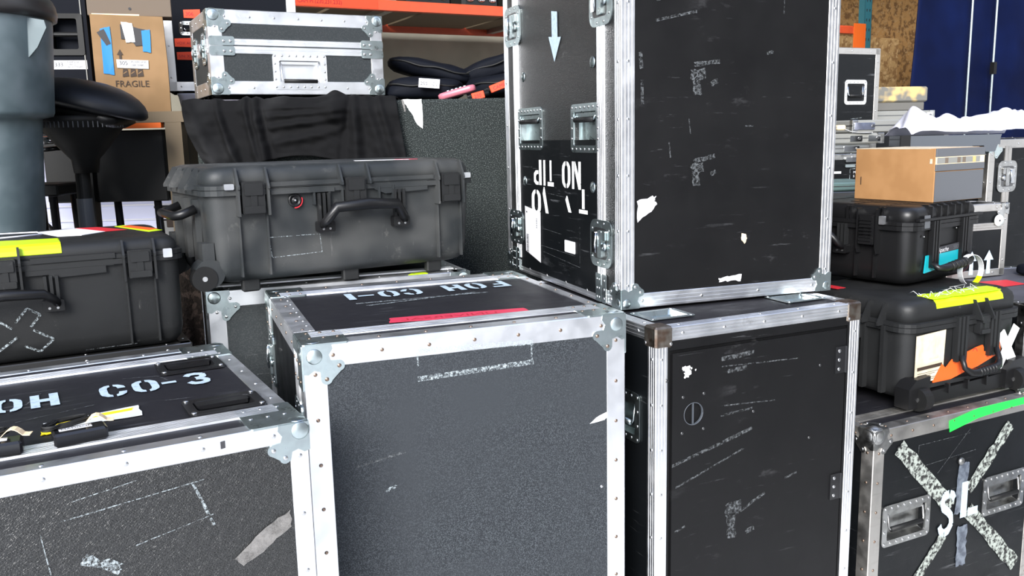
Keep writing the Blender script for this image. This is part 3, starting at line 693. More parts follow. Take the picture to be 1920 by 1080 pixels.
# ================================================================== SL case, bottom right
w, d, h = .77, .60, .688
rt_, fr = place('worn_road_case', 'black road case with painted letters SL and a grey taped cross, bottom right', 'road case', 1.036, 2.404, .688, 26.06, w, d, h)
Ff, Lf, T_ = fr['F'], fr['L'], fr['T']
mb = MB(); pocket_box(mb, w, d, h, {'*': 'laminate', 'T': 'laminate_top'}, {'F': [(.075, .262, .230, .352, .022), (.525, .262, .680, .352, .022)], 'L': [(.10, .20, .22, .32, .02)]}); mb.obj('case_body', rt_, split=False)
all_trims(rt_, w, d, h, .045, m='aluminium_worn', rv=.085, rvm='rivet_brown', cut=.01)
hybrid(rt_, T_, NORM['T'], (.03, .085, w - .03, .13), .04, 'aluminium_worn')
star = lambda x: x
for (P, dx) in (((0, 0, h), 1), ((w, 0, h), -1)):
    ball_corner(rt_, P, (dx, 0, 0), (0, 1, 0), (0, 0, -1), 'xyz', s=.98, r=.027, off=.017, m='zinc_worn', rvm='rivet', lob=((.066, .040), (.040, .064)))
case_handle(rt_, Ff, NF, .050, .240, .255, .372, m='zinc_worn', down=.55); case_handle(rt_, Ff, NF, .500, .240, .705, .372, m='zinc_worn', down=.55)
case_handle(rt_, Lf, NL, .080, .180, .24, .34, m='zinc', down=.5)
mb = MB()
def strip(p, q, wd, m_, seed, n=.0009, fr_=None): mb.prism(torn(seg(p, q, wd), wd * .10, seed, 9), fr_ or Ff, 0, n, m_)
strip((.110, .070), (.345, .300), .052, 'residue', 1); strip((.435, .335), (.685, .575), .050, 'residue', 2)
strip((.610, .085), (.430, .260), .042, 'residue', 3); strip((.325, .395), (.205, .52), .034, 'residue', 4)
strip((.402, .175), (.392, .33), .044, 'tape_old', 5, .0012); strip((.412, .385), (.415, .51), .044, 'tape_old', 6, .0012)
mb.obj('tape_residue', rt_)
mb = MB(); glyph(mb, Ff, NF, 'S', (.300, .388), (.085, 0), (0, -.128), 'paint_white', .0016); glyph(mb, Ff, NF, 'L', (.396, .352), (.105, 0), (0, -.108), 'paint_white', .0016); mb.obj('stencil_lettering', rt_)
mb = MB(); mb.lathe([(.013, 0), (.012, .006), (.007, .010), (.0005, .011)], Ff(.382, .160, 0), 'zinc_worn', 16, NF); mb.obj('screw_stud', rt_)
mb = MB()
mb.prism([(.318, .020), (.45, .000), (.60, -.001), (.76, -.001), (.76, .020), (.60, .0225), (.45, .032), (.322, .056)], Ff, .0003, .0014, 'tape_green')
mb.obj('green_tape', rt_)
mb = MB()
for a, b in (((.19, .075), (.42, .075)), ((.19, .075), (.19, .14)), ((.2, .145), (.45, .135)), ((.42, .06), (.28, .18))): flat(mb, Ff, NF, seg(a, b, .0018), 'chalk_thin', .0005)
mb.obj('scratch_mark', rt_)

# ================================================================== FOH CO-3, bottom left
w, d, h = .75, .75, .93
rt_, fr = place('leather_road_case', 'black leather-grained road case at bottom left with yellow tape on its top', 'road case', -1.036, 1.183, 1.039, 29.82, w, d, h)
Ff, Rf, T_ = fr['F'], fr['R'], fr['T']; NT = NORM['T']
pk = [(.585, .160, .695, .225, .018), (.585, .510, .690, .585, .018)]
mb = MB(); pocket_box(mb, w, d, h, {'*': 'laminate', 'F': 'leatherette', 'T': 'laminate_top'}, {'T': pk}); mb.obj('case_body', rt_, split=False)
all_trims(rt_, w, d, h, .036, groove=0, rv=.11, cut=.004)
hybrid(rt_, T_, NT, (.02, .085, w - .03, .135), .04, grooves=7); hybrid(rt_, T_, NT, (.02, .63, w - .03, .675), .04)
for (P, dx, dy) in (((w, 0, h), (-1, 0, 0), (0, 1, 0)), ((w, d, h), (-1, 0, 0), (0, -1, 0))):
    ball_corner(rt_, P, dx, dy, (0, 0, -1), 'xyz', s=.95, r=.021, off=.0155, lob=((.070, .048), (.048, .066)), square={'z': (.105, .135)})
for (a, b, c, e_) in ((.567, .138, .713, .247), (.567, .492, .708, .605)):
    g = MB(); O = rrect(a, b, c, e_, .012, 3); I = rrect(a + .018, b + .020, c - .018, e_ - .020, .01, 3); J = rrect(a + .024, b + .026, c - .024, e_ - .026, .008, 3); n = len(O)
    vs = [T_(u, v, q) for L_, q in ((O, .0005), (O, .005), (I, .005), (J, -.014)) for u, v in L_]
    fs = [(i * n + k, i * n + (k + 1) % n, (i + 1) * n + (k + 1) % n, (i + 1) * n + k) for i in range(3) for k in range(n)] + [tuple(3 * n + k for k in range(n))]
    g.add(vs, fs, 'plastic_gloss', orient=False, hint=(0, 0, 1))
    for u, v in ((a + .009, b + .010), (c - .009, b + .010), (a + .009, e_ - .010), (c - .009, e_ - .010)): g.rivet(T_, u, v, 'rivet', r=.006, n0=.005, h=.003)
    dish = g.obj('grab_handle', rt_)
    g = MB(); g.prism(rrect(a + .022, e_ - .050, c - .022, e_ - .018, .006, 3), T_, -.004, .004, 'plastic_gloss'); g.obj('handle_grip', dish)
mb = MB()
for ch, x in zip('FOH', (.185, .242, .308)): glyph(mb, T_, NT, ch, (x, .382), (.070, 0), (0, .100), 'paint_white')
for ch, x in zip('CO-3', (.436, .500, .556, .606)): glyph(mb, T_, NT, ch, (x, .378), (.070 if ch != '-' else .05, 0), (0, .100), 'paint_white')
mb.obj('stencil_lettering', rt_)
mb = MB(); mb.prism(torn([(.330, .215), (.492, .213), (.494, .286), (.325, .262)], .002, 2, 6), T_, 0, .0008, 'tape_white')
mb.prism(torn([(.336, .238), (.48, .255), (.482, .272), (.336, .256)], .002, 12, 6), T_, .0008, .0014, 'tape_gold')
mb.prism(torn([(.318, .186), (.342, .192), (.346, .222), (.322, .216)], .004, 13, 4), T_, 0, .0016, 'tape_gold')
mb.obj('yellow_tape', rt_)
mb = MB(); mb.prism(torn([(.600, .235), (.650, .195), (.707, .165), (.707, .198), (.660, .228), (.615, .252)], .002, 21, 5), Ff, 0, .0009, 'tape_clear'); mb.obj('clear_tape', rt_)
mb = MB()
for a, b, c in (((.33, .095), (.56, .072), .0018), ((.54, .075), (.57, .16), .005), ((.44, .165), (.57, .140), .0018), ((.30, .11), (.31, .2), .0018), ((.36, .17), (.41, .2), .02), ((.35, .065), (.45, .05), .0015)):
    flat(mb, Ff, NF, torn(seg(a, b, c), c * .2, int(a[0] * 991), 5), 'chalk', .0008)
for a, b in (((.49, .52), (.56, .50)), ((.56, .5), (.575, .45)), ((.28, .30), (.42, .34)), ((.60, .28), (.545, .29)), ((.30, .42), (.33, .50))): flat(mb, T_, NT, seg(a, b, .003), 'chalk_thin', .0005)
mb.obj('scratch_mark', rt_)
mb = MB(); mb.prism([(.592, .010), (.600, .009), (.600, .022), (.592, .023)], Ff, .0003, .0015, 'ink'); mb.prism(torn([(.575, .012), (.590, .010), (.590, .028), (.578, .030)], .001, 3, 3), Ff, .0003, .0012, 'masking'); mb.obj('tape_scrap', rt_)
casters(rt_, w, d)

def adapter(name, label, u, v, yaw, scr):
    c3 = Vector((-1.036, 1.183, 0)); a = R(29.82); p = c3 + Vector((math.cos(a), math.sin(a), 0)) * u + Vector((-math.sin(a), math.cos(a), 0)) * v
    o = thing(name, label, 'power adapter', (p.x, p.y, 1.0418), 29.82 + yaw, 'power adapters on the lid of the leather-grained case')
    mb = MB(); mb.box((-.043, -.021, 0), (.043, .021, .024), 'plastic_gloss', .004)
    fr_ = lambda u, v, n=0: (u, v, .024 + n)
    mb.obj('adapter_body', o)
    mb = MB(); mb.prism([(-.032, -.004), (.020, -.004), (.020, .012), (-.032, .012)], fr_, 0, .0006, 'paper')
    text(mb, fr_, (0, 0, 1), scr, (-.029, -.001), .008, 'ink', (1, 0), (0, 1), .0009); mb.obj('paper_label', o)
    mb = MB(); pts = []
    for i in range(150):
        t = i / 149; an = t * 2 * PI * 5.0
        pts.append((-.018 + (.036 + .004 * math.sin(an * .31)) * math.cos(an), .022 + .014 * math.sin(an) - .02 * (math.cos(an) < -.5) * .4, .028 + .008 * t + .003 * math.sin(an + 1)))
    pts += [(-.04, .04, .03), (-.03, .06, .012), (-.015, .075, .004)]
    mb.tube(pts, .0019, 'rubber', 6); mb.obj('cable', o)
    mb = MB(); mb.X = Matrix.Translation((.032, .006, .026)) @ Matrix.Rotation(R(-12), 4, 'Z')
    sec = []
    for i in range(9):
        t = i / 8; sec.append([(-.020 + .045 * t, y, .012 * math.sin(PI * min(t * 1.3, 1)) + .0012 * k + .002) for y, k in ((-.009, 0), (.010, 0), (.010, 1), (-.009, 1))])
    mb.loft(sec, 'masking'); mb.obj('masking_tape', o)
adapter('power_adapter', 'black power adapter with coiled cable and tape, beside the yellow tape', .378, .108, 4, 'MADISON')
adapter('power_adapter', 'black power adapter with coiled cable, cut off by the left frame edge', .248, .108, -4, 'AC')

# ================================================================== case behind (under the long hard case)
w, d, h = .80, .62, 1.03
rt_, fr = place('road_case', 'grey-sided road case under the long black hard case, behind the others', 'road case', -.881, 2.479, 1.129, 21.19, w, d, h)
Ff, Lf, T_ = fr['F'], fr['L'], fr['T']
mb = MB(); pocket_box(mb, w, d, h, {'*': 'laminate', 'F': 'grey_panel'}, {}); mb.obj('case_body', rt_, split=False)
all_trims(rt_, w, d, h, .05, rv=.1, cut=.004)
hybrid(rt_, Lf, NL, (.10, .03, .15, h), .05); hybrid(rt_, T_, NORM['T'], (.03, .075, w - .03, .12), .05)
for (P, dx, dy) in (((0, 0, h), (1, 0, 0), (0, 1, 0)), ((w, 0, h), (-1, 0, 0), (0, 1, 0)), ((0, d, h), (1, 0, 0), (0, -1, 0))): ball_corner(rt_, P, dx, dy, (0, 0, -1), 'xy', s=1.08, r=.0255, off=.020)
mb = MB()
for a, b in (((.095, .20), (.20, .198)), ((.095, .20), (.097, .26)), ((.097, .26), (.2, .262))): flat(mb, Ff, NF, seg(a, b, .002), 'chalk_thin', .0006)
mb.obj('scratch_mark', rt_)
mb = MB(); mb.prism(torn([(.60, .01), (.665, .01), (.665, .04), (.62, .04)], .002, 4, 3), T_, .0003, .001, 'tape_yellow'); mb.obj('yellow_tape', rt_)
casters(rt_, w, d)

# ================================================================== moulded hard cases
def rr_sec(w, d, ins, z, r, n=5):
    p = rrect(ins, ins, w - ins, d - ins, r, n); return [(x, y, z) for x, y in p]
def shell(rt_, w, d, h, lid, m, r=.045, foot=0, draft=.012, name1='case_body', name2='lid'):
    zp = h - lid
    mb = MB(); S_ = []
    for ins, z in ((.045 + draft, foot), (.022 + draft, foot + .008), (.008 + draft, foot + .026), (.003 + draft, foot + .055), (.006, zp - .02), (.006, zp - .001)): S_.append(rr_sec(w, d, ins, z, max(r - ins * .4, .02)))
    mb.loft(S_, m, True)
    # flange of the body
    mb.loft([rr_sec(w, d, i, z, r + .004) for i, z in ((.004, zp - .018), (-.006, zp - .016), (-.006, zp - .0015), (.004, zp - .0015))], m)
    body = mb.obj(name1, rt_)
    mb = MB()
    mb.loft([rr_sec(w, d, i, z, r + .004) for i, z in ((.004, zp), (-.006, zp), (-.006, zp + .011), (.004, zp + .013))], m)
    mb.loft([rr_sec(w, d, i, z, max(r - i * .3, .02)) for i, z in ((.006, zp), (.006, h - .030), (.010, h - .015), (.020, h - .005), (.036, h), )], m, True)
    ld = mb.obj(name2, rt_)
    return body, ld, zp
def rib_pair(mb, fr, u0, u1, zt, zb, m, wd=.005, pr=.005):
    for u in (u0, u1): mb.prism([(u - wd / 2, zt), (u + wd / 2, zt), (u + wd / 2, zb), (u - wd / 2, zb)], fr, -.012, pr, m)
def fin(mb, fr, u, vt, vb, m, wd=.006, out=.026):
    """lid fin: thin blade growing outwards towards the flange"""
    a = []
    for du in (-wd / 2, wd / 2): a.append([fr(u + du, vt, -.01), fr(u + du, vt, 0.0), fr(u + du, vb - .008, out), fr(u + du, vb, out), fr(u + du, vb, -.01)])
    mb.loft(a, m)
def plast_latch(rt_, fr, u0, u1, v0, v1, m='pelican', steps=0):
    mb = MB(); w = u1 - u0
    mb.prism(rrect(u0, v0, u1, v1, .004, 2), fr, -.004, .018, m)
    mb.prism(rrect(u0 + w * .1, v0 + .004, u1 - w * .1, v0 + (v1 - v0) * .42, .003, 2), fr, .018, .023, m)
    mb.prism(rrect(u0 + w * .36, v0 + (v1 - v0) * .42, u1 - w * .36, v1 - (v1 - v0) * .22, .002, 1), fr, .018, .021, m)
    mb.prism(rrect(u0 + w * .04, v1 - (v1 - v0) * .25, u1 - w * .04, v1 - .002, .003, 2), fr, .018, .024, m)
    for k in range(steps): 
        q = v0 + .01 + (v1 - v0 - .02) * (k + .5) / steps; mb.prism([(u0 + w * .1, q), (u1 - w * .1, q), (u1 - w * .1, q + .003), (u0 + w * .1, q + .003)], fr, .018, .027, m)
    return mb.obj('latch', rt_)
def bar_handle(rt_, fr, u0, u1, vt, vb, m='plastic_black', out=.045, r=.011, seg_=0):
    mb = MB()
    k = (u1 - u0) * .14
    P = [fr(u0, vb - .006, .012), fr(u0 + k * .3, vb - .022, out * .7), fr(u0 + k, vt + .006, out), fr((u0 + u1) / 2, vt, out + .004), fr(u1 - k, vt + .006, out), fr(u1 - k * .3, vb - .022, out * .7), fr(u1, vb - .006, .012)]
    mb.tube(P, r, m, 12, rr=[r * .75, r * .9, r, r * 1.1, r, r * .9, r * .75])
    h_ = mb.obj('handle', rt_)
    mb = MB()
    for u in (u0 + .012, u1 - .012):
        for q in (-.014, 0, .014): mb.prism([(u + q - .004, vt - .035), (u + q + .004, vt - .035), (u + q + .004, vb + .010), (u + q - .004, vb + .010)], fr, -.004, .012, 'pelican')
        mb.prism(rrect(u - .026, vb - .018, u + .026, vb + .012, .004, 2), fr, -.004, .02, m)
        for q in (-.010, .010): mb.cyl(fr(u + q, vb + .003, .0195), Vector(fr(0, 0, 1)) - Vector(fr(0, 0, 0)), .0035, .002, 'rivet', 8)
    mb.obj('handle_mount', rt_)
    return h_

# ---- long hard case
w, d, h = .83, .50, .323
rt_, fr = place('hard_case', 'long dusty black moulded hard case with three latches in front of the black cloth', 'hard case', -.813, 2.336, 1.487, 32.17, w, d, h)
Ff, Lf, T_, Rf = fr['F'], fr['L'], fr['T'], fr['R']; PM = 'pelican_dusty'
shell(rt_, w, d, h, .062, PM, .05, 0)
mb = MB()
for a, b in ((.090, .160), (.700, .772)): rib_pair(mb, Ff, a - .004, b + .004, .10, h - .02, PM, .005, .001)
for u in (.30, .345, .385, .455, .50, .545): mb.prism([(u - .003, .07), (u + .003, .07), (u + .003, .115), (u - .003, .115)], Ff, -.01, .008, PM)
mb.prism([(.485, .060), (.66, .060), (.66, .090), (.52, .095), (.485, .08)], Ff, -.01, .005, PM)
mb.prism([(.175, .068), (.36, .068), (.36, .080), (.175, .080)], Ff, -.01, .010, PM)
mb.prism([(.175, .046), (.38, .046), (.38, .058), (.175, .058)], Ff, -.01, .010, PM); mb.prism([(.47, .046), (.68, .046), (.68, .058), (.47, .058)], Ff, -.01, .010, PM)
for u in (.13, .25, .37): mb.prism([(u - .02, .09), (u + .02, .09), (u + .02, h - .06), (u - .02, h - .06)], Lf, -.01, .006, PM)
mb.obj('moulded_rib', rt_)
mb = MB()
for u in (.084, .166, .380, .466, .692, .778): fin(mb, Ff, u, .004, .062, PM)
for u in (.10, .18, .30, .38): fin(mb, Lf, u, .004, .062, PM, out=.03)
for a in (.084, .166, .692, .778): mb.prism([(a - .003, .062), (a + .003, .062), (a + .003, .135), (a - .003, .135)], Ff, -.01, .022, PM)
mb.obj('lid_fin', rt_)
for a, b in ((.094, .156), (.392, .454), (.703, .767)): plast_latch(rt_, Ff, a, b, .042, .130, 'pelican')
bar_handle(rt_, Ff, .315, .575, .118, .182, r=.0155)
mb = MB(); mb.lathe([(.019, 0), (.019, .006), (.013, .007), (.013, .004), (.0065, .0045), (.006, .008), (.0005, .009)], Ff(.245, .100, -.004), 'plastic_black', 24, NF)
mb.lathe([(.005, 0), (.0005, .0015)], Ff(.245, .100, .005), 'rivet', 10, NF)
for k in range(9):
    a0 = R(-20 + k * 13); a1 = R(-20 + (k + 1) * 13)
    flat(mb, Ff, NF, [(.245 + q * math.cos(t), .100 + q * math.sin(t)) for q, t in ((.0185, a0), (.0225, a0), (.0225, a1), (.0185, a1))], 'tape_red', .001)
mb.obj('pressure_valve', rt_)
mb = MB()
for u, v in ((.062, .052), (.795, .050)): mb.prism(rrect(u - .013, v - .006, u + .013, v + .010, .003, 2), Ff, .003, .0135, 'aluminium')
mb.obj('padlock_plate', rt_)
mb = MB()
for a, b in (((.165, .199), (.312, .200)), ((.312, .200), (.316, .252)), ((.316, .252), (.170, .256)), ((.170, .256), (.165, .199))): flat(mb, Ff, NF, seg(a, b, .0016), 'chalk', -.0015 + .0008)
mb.obj('label_outline', rt_)
# end carry handle, pull handle housing and wheels on the left end
mb = MB(); mb.tube([Lf(.10, .115, .005), Lf(.10, .130, .045), Lf(.115, .132, .060), Lf(.20, .130, .066), Lf(.285, .132, .060), Lf(.30, .130, .045), Lf(.30, .115, .005)], .0125, 'plastic_black', 10)
mb.obj('end_handle', rt_)
for y in (.055, .43):
    mb = MB(); mb.prism([(y - .028, .205), (y + .028, .205), (y + .028, .315), (y - .028, .315)], Lf, -.02, .012, PM)
    mb.cyl((.004, y - .03, .034), (0, 1, 0), .040, .06, PM, 24); hs = mb.obj('wheel_housing', rt_)
    mb = MB(); mb.cyl((-.012, y - .034, .022), (0, 1, 0), .034, .034, 'rubber', 24); mb.cyl((-.012, y - .036, .022), (0, 1, 0), .007, .071, 'rivet', 12); mb.obj('wheel', hs)
mb = MB()
for u in (.12, .42, .70): mb.box((u - .025, .045, -.030), (u + .025, .07, .03), 'pelican', .004); mb.box((u - .03, .40, -.030), (u + .03, .44, .03), PM, .004)
mb.obj('foot', rt_)
mb = MB(); mb.prism(torn([(.48, .12), (.66, .06), (.66, .10), (.5, .18)], .004, 3, 4), T_, .0002, .001, 'paper'); mb.prism(torn([(.60, .085), (.66, .055), (.66, .08), (.61, .11)], .003, 5, 4), T_, .001, .0018, 'tape_pink'); mb.obj('torn_sticker', rt_)

# ---- left hard case
w, d, h = .80, .50, .315
rt_, fr = place('hard_case', 'black moulded hard case at left with colour tapes and paper labels on its lid', 'hard case', -1.634 * .93, 2.076 * .93, 1.55 - .255 * .93, 29.5, w, d, h); rt_.scale = (.93,) * 3; rt_.location.z = 1.31285 - h * .93
Ff, T_, Rf = fr['F'], fr['T'], fr['R']; PM = 'pelican'
shell(rt_, w, d, h, .050, PM, .042, 0, draft=.004)
mb = MB(); rib_pair(mb, Ff, .648, .722, .10, h - .02, PM, .005, .003); rib_pair(mb, Ff, .080, .150, .10, h - .02, PM, .005, .003)
mb.prism([(.405, .050), (.62, .050), (.62, .068), (.60, .068), (.60, .086), (.46, .090), (.46, .08), (.405, .08)], Ff, -.01, .005, PM)
mb.prism([(.42, .034), (.625, .034), (.625, .048), (.42, .048)], Ff, -.01, .010, PM)
mb.obj('moulded_rib', rt_)
mb = MB()
for u in (.645, .725, .395, .33, .072, .155): fin(mb, Ff, u, .002, .050, PM, out=.024)
for a in (.645, .725, .395): mb.prism([(a - .003, .05), (a + .003, .05), (a + .003, .115), (a - .003, .115)], Ff, -.01, .02, PM)
mb.obj('lid_fin', rt_)
for a, b in ((.655, .716), (.335, .386), (.082, .146)): plast_latch(rt_, Ff, a, b, .030, .108, PM)
bar_handle(rt_, Ff, .235, .475, .118, .165, 'plastic_black', .05, .013)
mb = MB(); mb.prism(rrect(.748, .033, .772, .058, .003, 2), Ff, .003, .0135, 'aluminium'); mb.obj('padlock_plate', rt_)
mb = MB()
for a, b in (((.33, .19), (.36, .215)), ((.37, .20), (.40, .165)), ((.40, .165), (.43, .185)), ((.43, .185), (.405, .215)), ((.41, .225), (.455, .255)), ((.455, .255), (.42, .285)), ((.42, .285), (.385, .265)), ((.32, .275), (.37, .24))):
    flat(mb, Ff, NF, seg(a, b, .006), 'chalk', .0002)
flat(mb, Ff, NF, seg((.53, .296), (.66, .295), .002), 'chalk_thin', .001)
mb.obj('cross_residue', rt_)
mb = MB()
mb.prism(torn([(.30, .11), (.495, .105), (.498, .155), (.30, .19)], .004, 31, 6), T_, .0001, .0012, 'tape_yellow')
mb.loft([[(x, y - q * .8, z + q) for q in (0, .0014) for y, z in ((.105, h), (.036, h), (.020, h - .0045), (.010, h - .0145), (.006, h - .026))[::1 if q == 0 else -1]] for x in (.30, .40, .497)], 'tape_yellow')
mb.obj('yellow_tape', rt_)
mb = MB(); mb.prism([(.445, .40), (.56, .45), (.655, .30), (.56, .20), (.50, .21)], T_, .0001, .0012, 'paper'); mb.prism([(.56, .45), (.62, .44), (.69, .28), (.63, .27)], T_, .0012, .0018, 'tape_red'); mb.obj('paper_label', rt_)
mb = MB(); mb.prism([(.67, .43), (.70, .46), (.80 - .02, .20), (.74, .17)], T_, .0001, .0009, 'tape_yellow'); mb.prism([(.685, .41), (.715, .43), (.775, .25), (.745, .22)], T_, .0009, .0016, 'tape_orange'); mb.obj('neon_tape', rt_)
mb = MB(); mb.tube([(.10, .20, h + .004), (.25, .26, h + .012), (.35, .33, h + .008), (.45, .34, h + .006), (.46, .27, h + .005), (.36, .22, h + .006), (.2, .2, h + .005)], .0025, 'white_line', 6)
tag(mb.obj('thin_cable'), 'thin pale cable lying on the left hard case lid', 'cable')
bpy.data.objects['thin_cable'].matrix_world = Matrix.Translation(rt_.location) @ Matrix.Rotation(R(29.5), 4, 'Z') @ Matrix.Scale(.93, 4)
rt_, fr = place('road_case', 'plain black road case under the hard case with colour tapes', 'road case', -1.50, 1.965, 1.018, 29.5, .72, .43, .905)
mb = MB(); pocket_box(mb, .72, .43, .905, {'*': 'laminate'}, {}); mb.obj('case_body', rt_, split=False); all_trims(rt_, .72, .43, .905, .03, m='steel_dark', rv=.15, cut=.004, only=('TF', 'TL', 'TR', 'TB', 'FR', 'FL', 'BR')); casters(rt_, .72, .43)

# ---- wheeled hard case on SL case
w, d, h = .539, .46, .335
rt_, fr = place('hard_case', 'black wheeled hard case with white tape cross, on the case lettered SL', 'hard case', 1.191, 2.566, 1.029, 26.37, w, d, h)
Ff, Lf, T_, Rf = fr['F'], fr['L'], fr['T'], fr['R']; PM = 'pelican'
shell(rt_, w, d, h, .078, PM, .05, .020, draft=.006)
mb = MB()
for u in (.085, .16, .235, .31, .385): mb.prism([(u - .007, .08), (u + .007, .08), (u + .007, h - .04), (u - .007, h - .04)], Lf, -.01, .010, PM)
mb.prism([(.02, .262), (.52, .262), (.52, .275), (.02, .275)], Ff, -.01, .004, PM)
for u in (.03, .51): pass
mb.obj('moulded_rib', rt_)
mb = MB()
for u in (.302, .358): fin(mb, Ff, u, .018, .080, PM, out=.03)
for u in (.09, .15, .23, .29, .37): fin(mb, Lf, u, .012, .080, PM, out=.03)
mb.obj('lid_fin', rt_)
plast_latch(rt_, Ff, .308, .352, .064, .128, PM); plast_latch(rt_, Lf, .165, .215, .06, .135, PM)
mb = MB()
for u in (.232, .388):
    for q in (-.018, 0, .018): mb.prism([(u + q - .005, .062), (u + q + .005, .062), (u + q + .005, .205), (u + q - .005, .205)], Ff, -.004, .016, PM)
mb.obj('handle_rail', rt_)
mb = MB(); mb.tube([Ff(.225, .185, .02), Ff(.225, .222, .034), Ff(.245, .238, .042), Ff(.27, .240, .044), Ff(.35, .236, .044), Ff(.375, .230, .042), Ff(.390, .214, .034), Ff(.390, .178, .02)], .011, 'plastic_black', 12, rr=[.009, .009, .012, .014, .014, .012, .009, .009])
for k in range(6): mb.lathe([(.015, 0), (.0155, .004), (.015, .008)], Ff(.275 + k * .014, .2395 - k * .0006, .044), 'plastic_black', 14, (1, 0, 0))
mb.obj('handle', rt_)
mb = MB(); mb.prism([(.040, .105), (.170, .098), (.166, .252), (.040, .258)], Ff, -.001, .0012, 'paper_tan')
flat(mb, Ff, NF, [(.048, .205), (.160, .201), (.160, .212), (.048, .216)], 'ink_brown', .0016)
for k in range(5): flat(mb, Ff, NF, [(.050, .225 + k * .006), (.150 - (k % 3) * .02, .222 + k * .006), (.150 - (k % 3) * .02, .2235 + k * .006), (.050, .2265 + k * .006)], 'ink_brown', .0016)
for k in range(3): flat(mb, Ff, NF, seg((.07 + k * .03, .125), (.075 + k * .028, .18), .003), 'masking', .0016)
flat(mb, Ff, NF, [(.085, .187), (.145, .184), (.145, .193), (.085, .196)], 'masking', .0016)
mb.obj('address_label', rt_)
mb = MB(); mb.prism(torn([(.125, .252), (.160, .205), (.180, .222), (.21, .198), (.27, .185), (.35, .170), (.36, .195), (.435, .165), (.440, .205), (.33, .238), (.125, .276)], .002, 6, 3), Ff, -.002, .0018, 'tape_orange')
for k, (u, v) in enumerate(((.262, .205), (.312, .188))):
    for a in range(8): 
        a0 = R(200 + a * 20); a1 = R(200 + a * 20 + 20); flat(mb, Ff, NF, [(u + q * math.cos(t), v + q * math.sin(t)) for q, t in ((.010, a0), (.0125, a0), (.0125, a1), (.010, a1))], 'ink_red', .0022)
mb.obj('orange_tape', rt_)
mb = MB(); mb.prism(seg((.440, .146), (.506, .244), .038), Ff, -.002, .0022, 'tape_white'); mb.prism(seg((.510, .130), (.436, .250), .038), Ff, .0022, .0030, 'tape_white'); mb.obj('white_tape_cross', rt_)
mb = MB(); mb.prism(torn([(.120, .012), (.44, .012), (.46, .075), (.13, .080)], .007, 17, 7), T_, .0001, .0014, 'tape_yellow')
mb.loft([[(x, y - q * .8, z + q) for q in (0, .0014) for y, z in ((.037, h), (.020, h - .0045), (.010, h - .0145), (.006, h - .030))[::1 if q == 0 else -1]] for x in (.130, .30, .445)], 'tape_yellow')
rnd = random.Random(3)
for k in range(26):
    x = rnd.uniform(.12, .4); y = rnd.uniform(.03, .09); mb.tube([(x, y, h + .001), (x + rnd.uniform(-.02, .02), y + rnd.uniform(-.01, .02), h + rnd.uniform(.004, .014)), (x + rnd.uniform(-.05, .05), y + rnd.uniform(-.02, .04), h + .002)], .0009, 'tape_white', 4)
mb.obj('frayed_yellow_tape', rt_)
for u in (.045, .50):
    mb = MB(); mb.prism([(u - .052, .262), (u - .02, .235), (u + .040, .230), (u + .040, h - .01), (u - .052, h - .01)], Ff, -.03, .022, 'plastic_black')
    hs = mb.obj('wheel_housing', rt_)
    mb = MB(); mb.cyl((u - .012, -.018, .036), (1, 0, 0), .036, .034, 'rubber', 24); mb.cyl((u - .014, -.018, .036), (1, 0, 0), .008, .038, 'rivet', 10); mb.obj('wheel', hs)
mb = MB(); mb.prism([(.09, .285), (.46, .275), (.46, h - .012), (.09, h - .012)], Ff, -.03, .010, 'plastic_black')
for u in (.18, .27, .36): mb.prism([(u - .004, .27), (u + .004, .27), (u + .002, .30), (u - .002, .30)], Ff, .0, .018, 'plastic_black')
mb.box((.40, .05, 0), (.50, .10, .03), 'plastic_black'); mb.box((.05, .36, 0), (.13, .42, .03), 'plastic_black'); mb.box((.40, .36, 0), (.50, .42, .03), 'plastic_black')
mb.obj('axle_skirt', rt_)
mb = MB(); mb.prism(torn([(.02, .30), (.06, .30), (.06, .44), (.02, .44)], .003, 2, 4), T_, .0001, .001, 'tape_red'); mb.obj('red_tape', rt_)

# ---- upper hard case with brand label
w, d, h = .435, .50, .262
rt_, fr = place('hard_case', 'glossy black hard case carrying the cardboard box, with a paper loop tag', 'hard case', 1.286, 2.787, 1.298, 34.57, w, d, h)
Ff, Lf, T_ = fr['F'], fr['L'], fr['T']; PM = 'plastic_black'
shell(rt_, w, d, h, .062, PM, .05, 0, draft=.004)
mb = MB()
for u in (.11, .155, .20, .245, .29, .335, .385):
    pass
for u in (.115, .165, .205, .25, .29, .34): mb.prism([(u - .003, .004), (u + .003, .004), (u + .003, .05), (u - .003, .05)], Ff, -.012, -.001 + .004, PM); mb.box((u - .003, .012, h - .012), (u + .003, .30, h + .0015), PM)
for u in (.10, .115, .22, .235, .40): mb.box((.04, u - .003, h - .012), (.40, u + .003, h + .0012), PM); mb.prism([(u - .003, .004), (u + .003, .004), (u + .003, .05), (u - .003, .05)], Lf, -.012, .003, PM)
mb.obj('moulded_rib', rt_)
mb = MB()
for a in (.115, .185): mb.prism([(a - .003, .010), (a + .003, .010), (a + .003, .14), (a - .003, .16)], Lf, -.01, .018, PM); mb.prism([(a + .008, .15), (a + .014, .15), (a + .014, h - .02), (a + .008, h - .02)], Lf, -.01, .004, PM)
mb.prism([(.03, .040), (.42, .040), (.42, .048), (.03, .048)], Ff, -.004, .010, PM)
mb.obj('lid_fin', rt_)
plast_latch(rt_, Lf, .122, .178, .030, .13, PM, steps=7)
plast_latch(rt_, Lf, .36, .42, .030, .13, PM)
mb = MB(); mb.prism(rrect(.088, .032, .108, .060, .002, 2), Lf, .004, .014, 'aluminium'); mb.obj('padlock_plate', rt_)
bar_handle(rt_, Lf, .235, .40, .10, .155, 'plastic_black', .05, .012)
mb = MB()
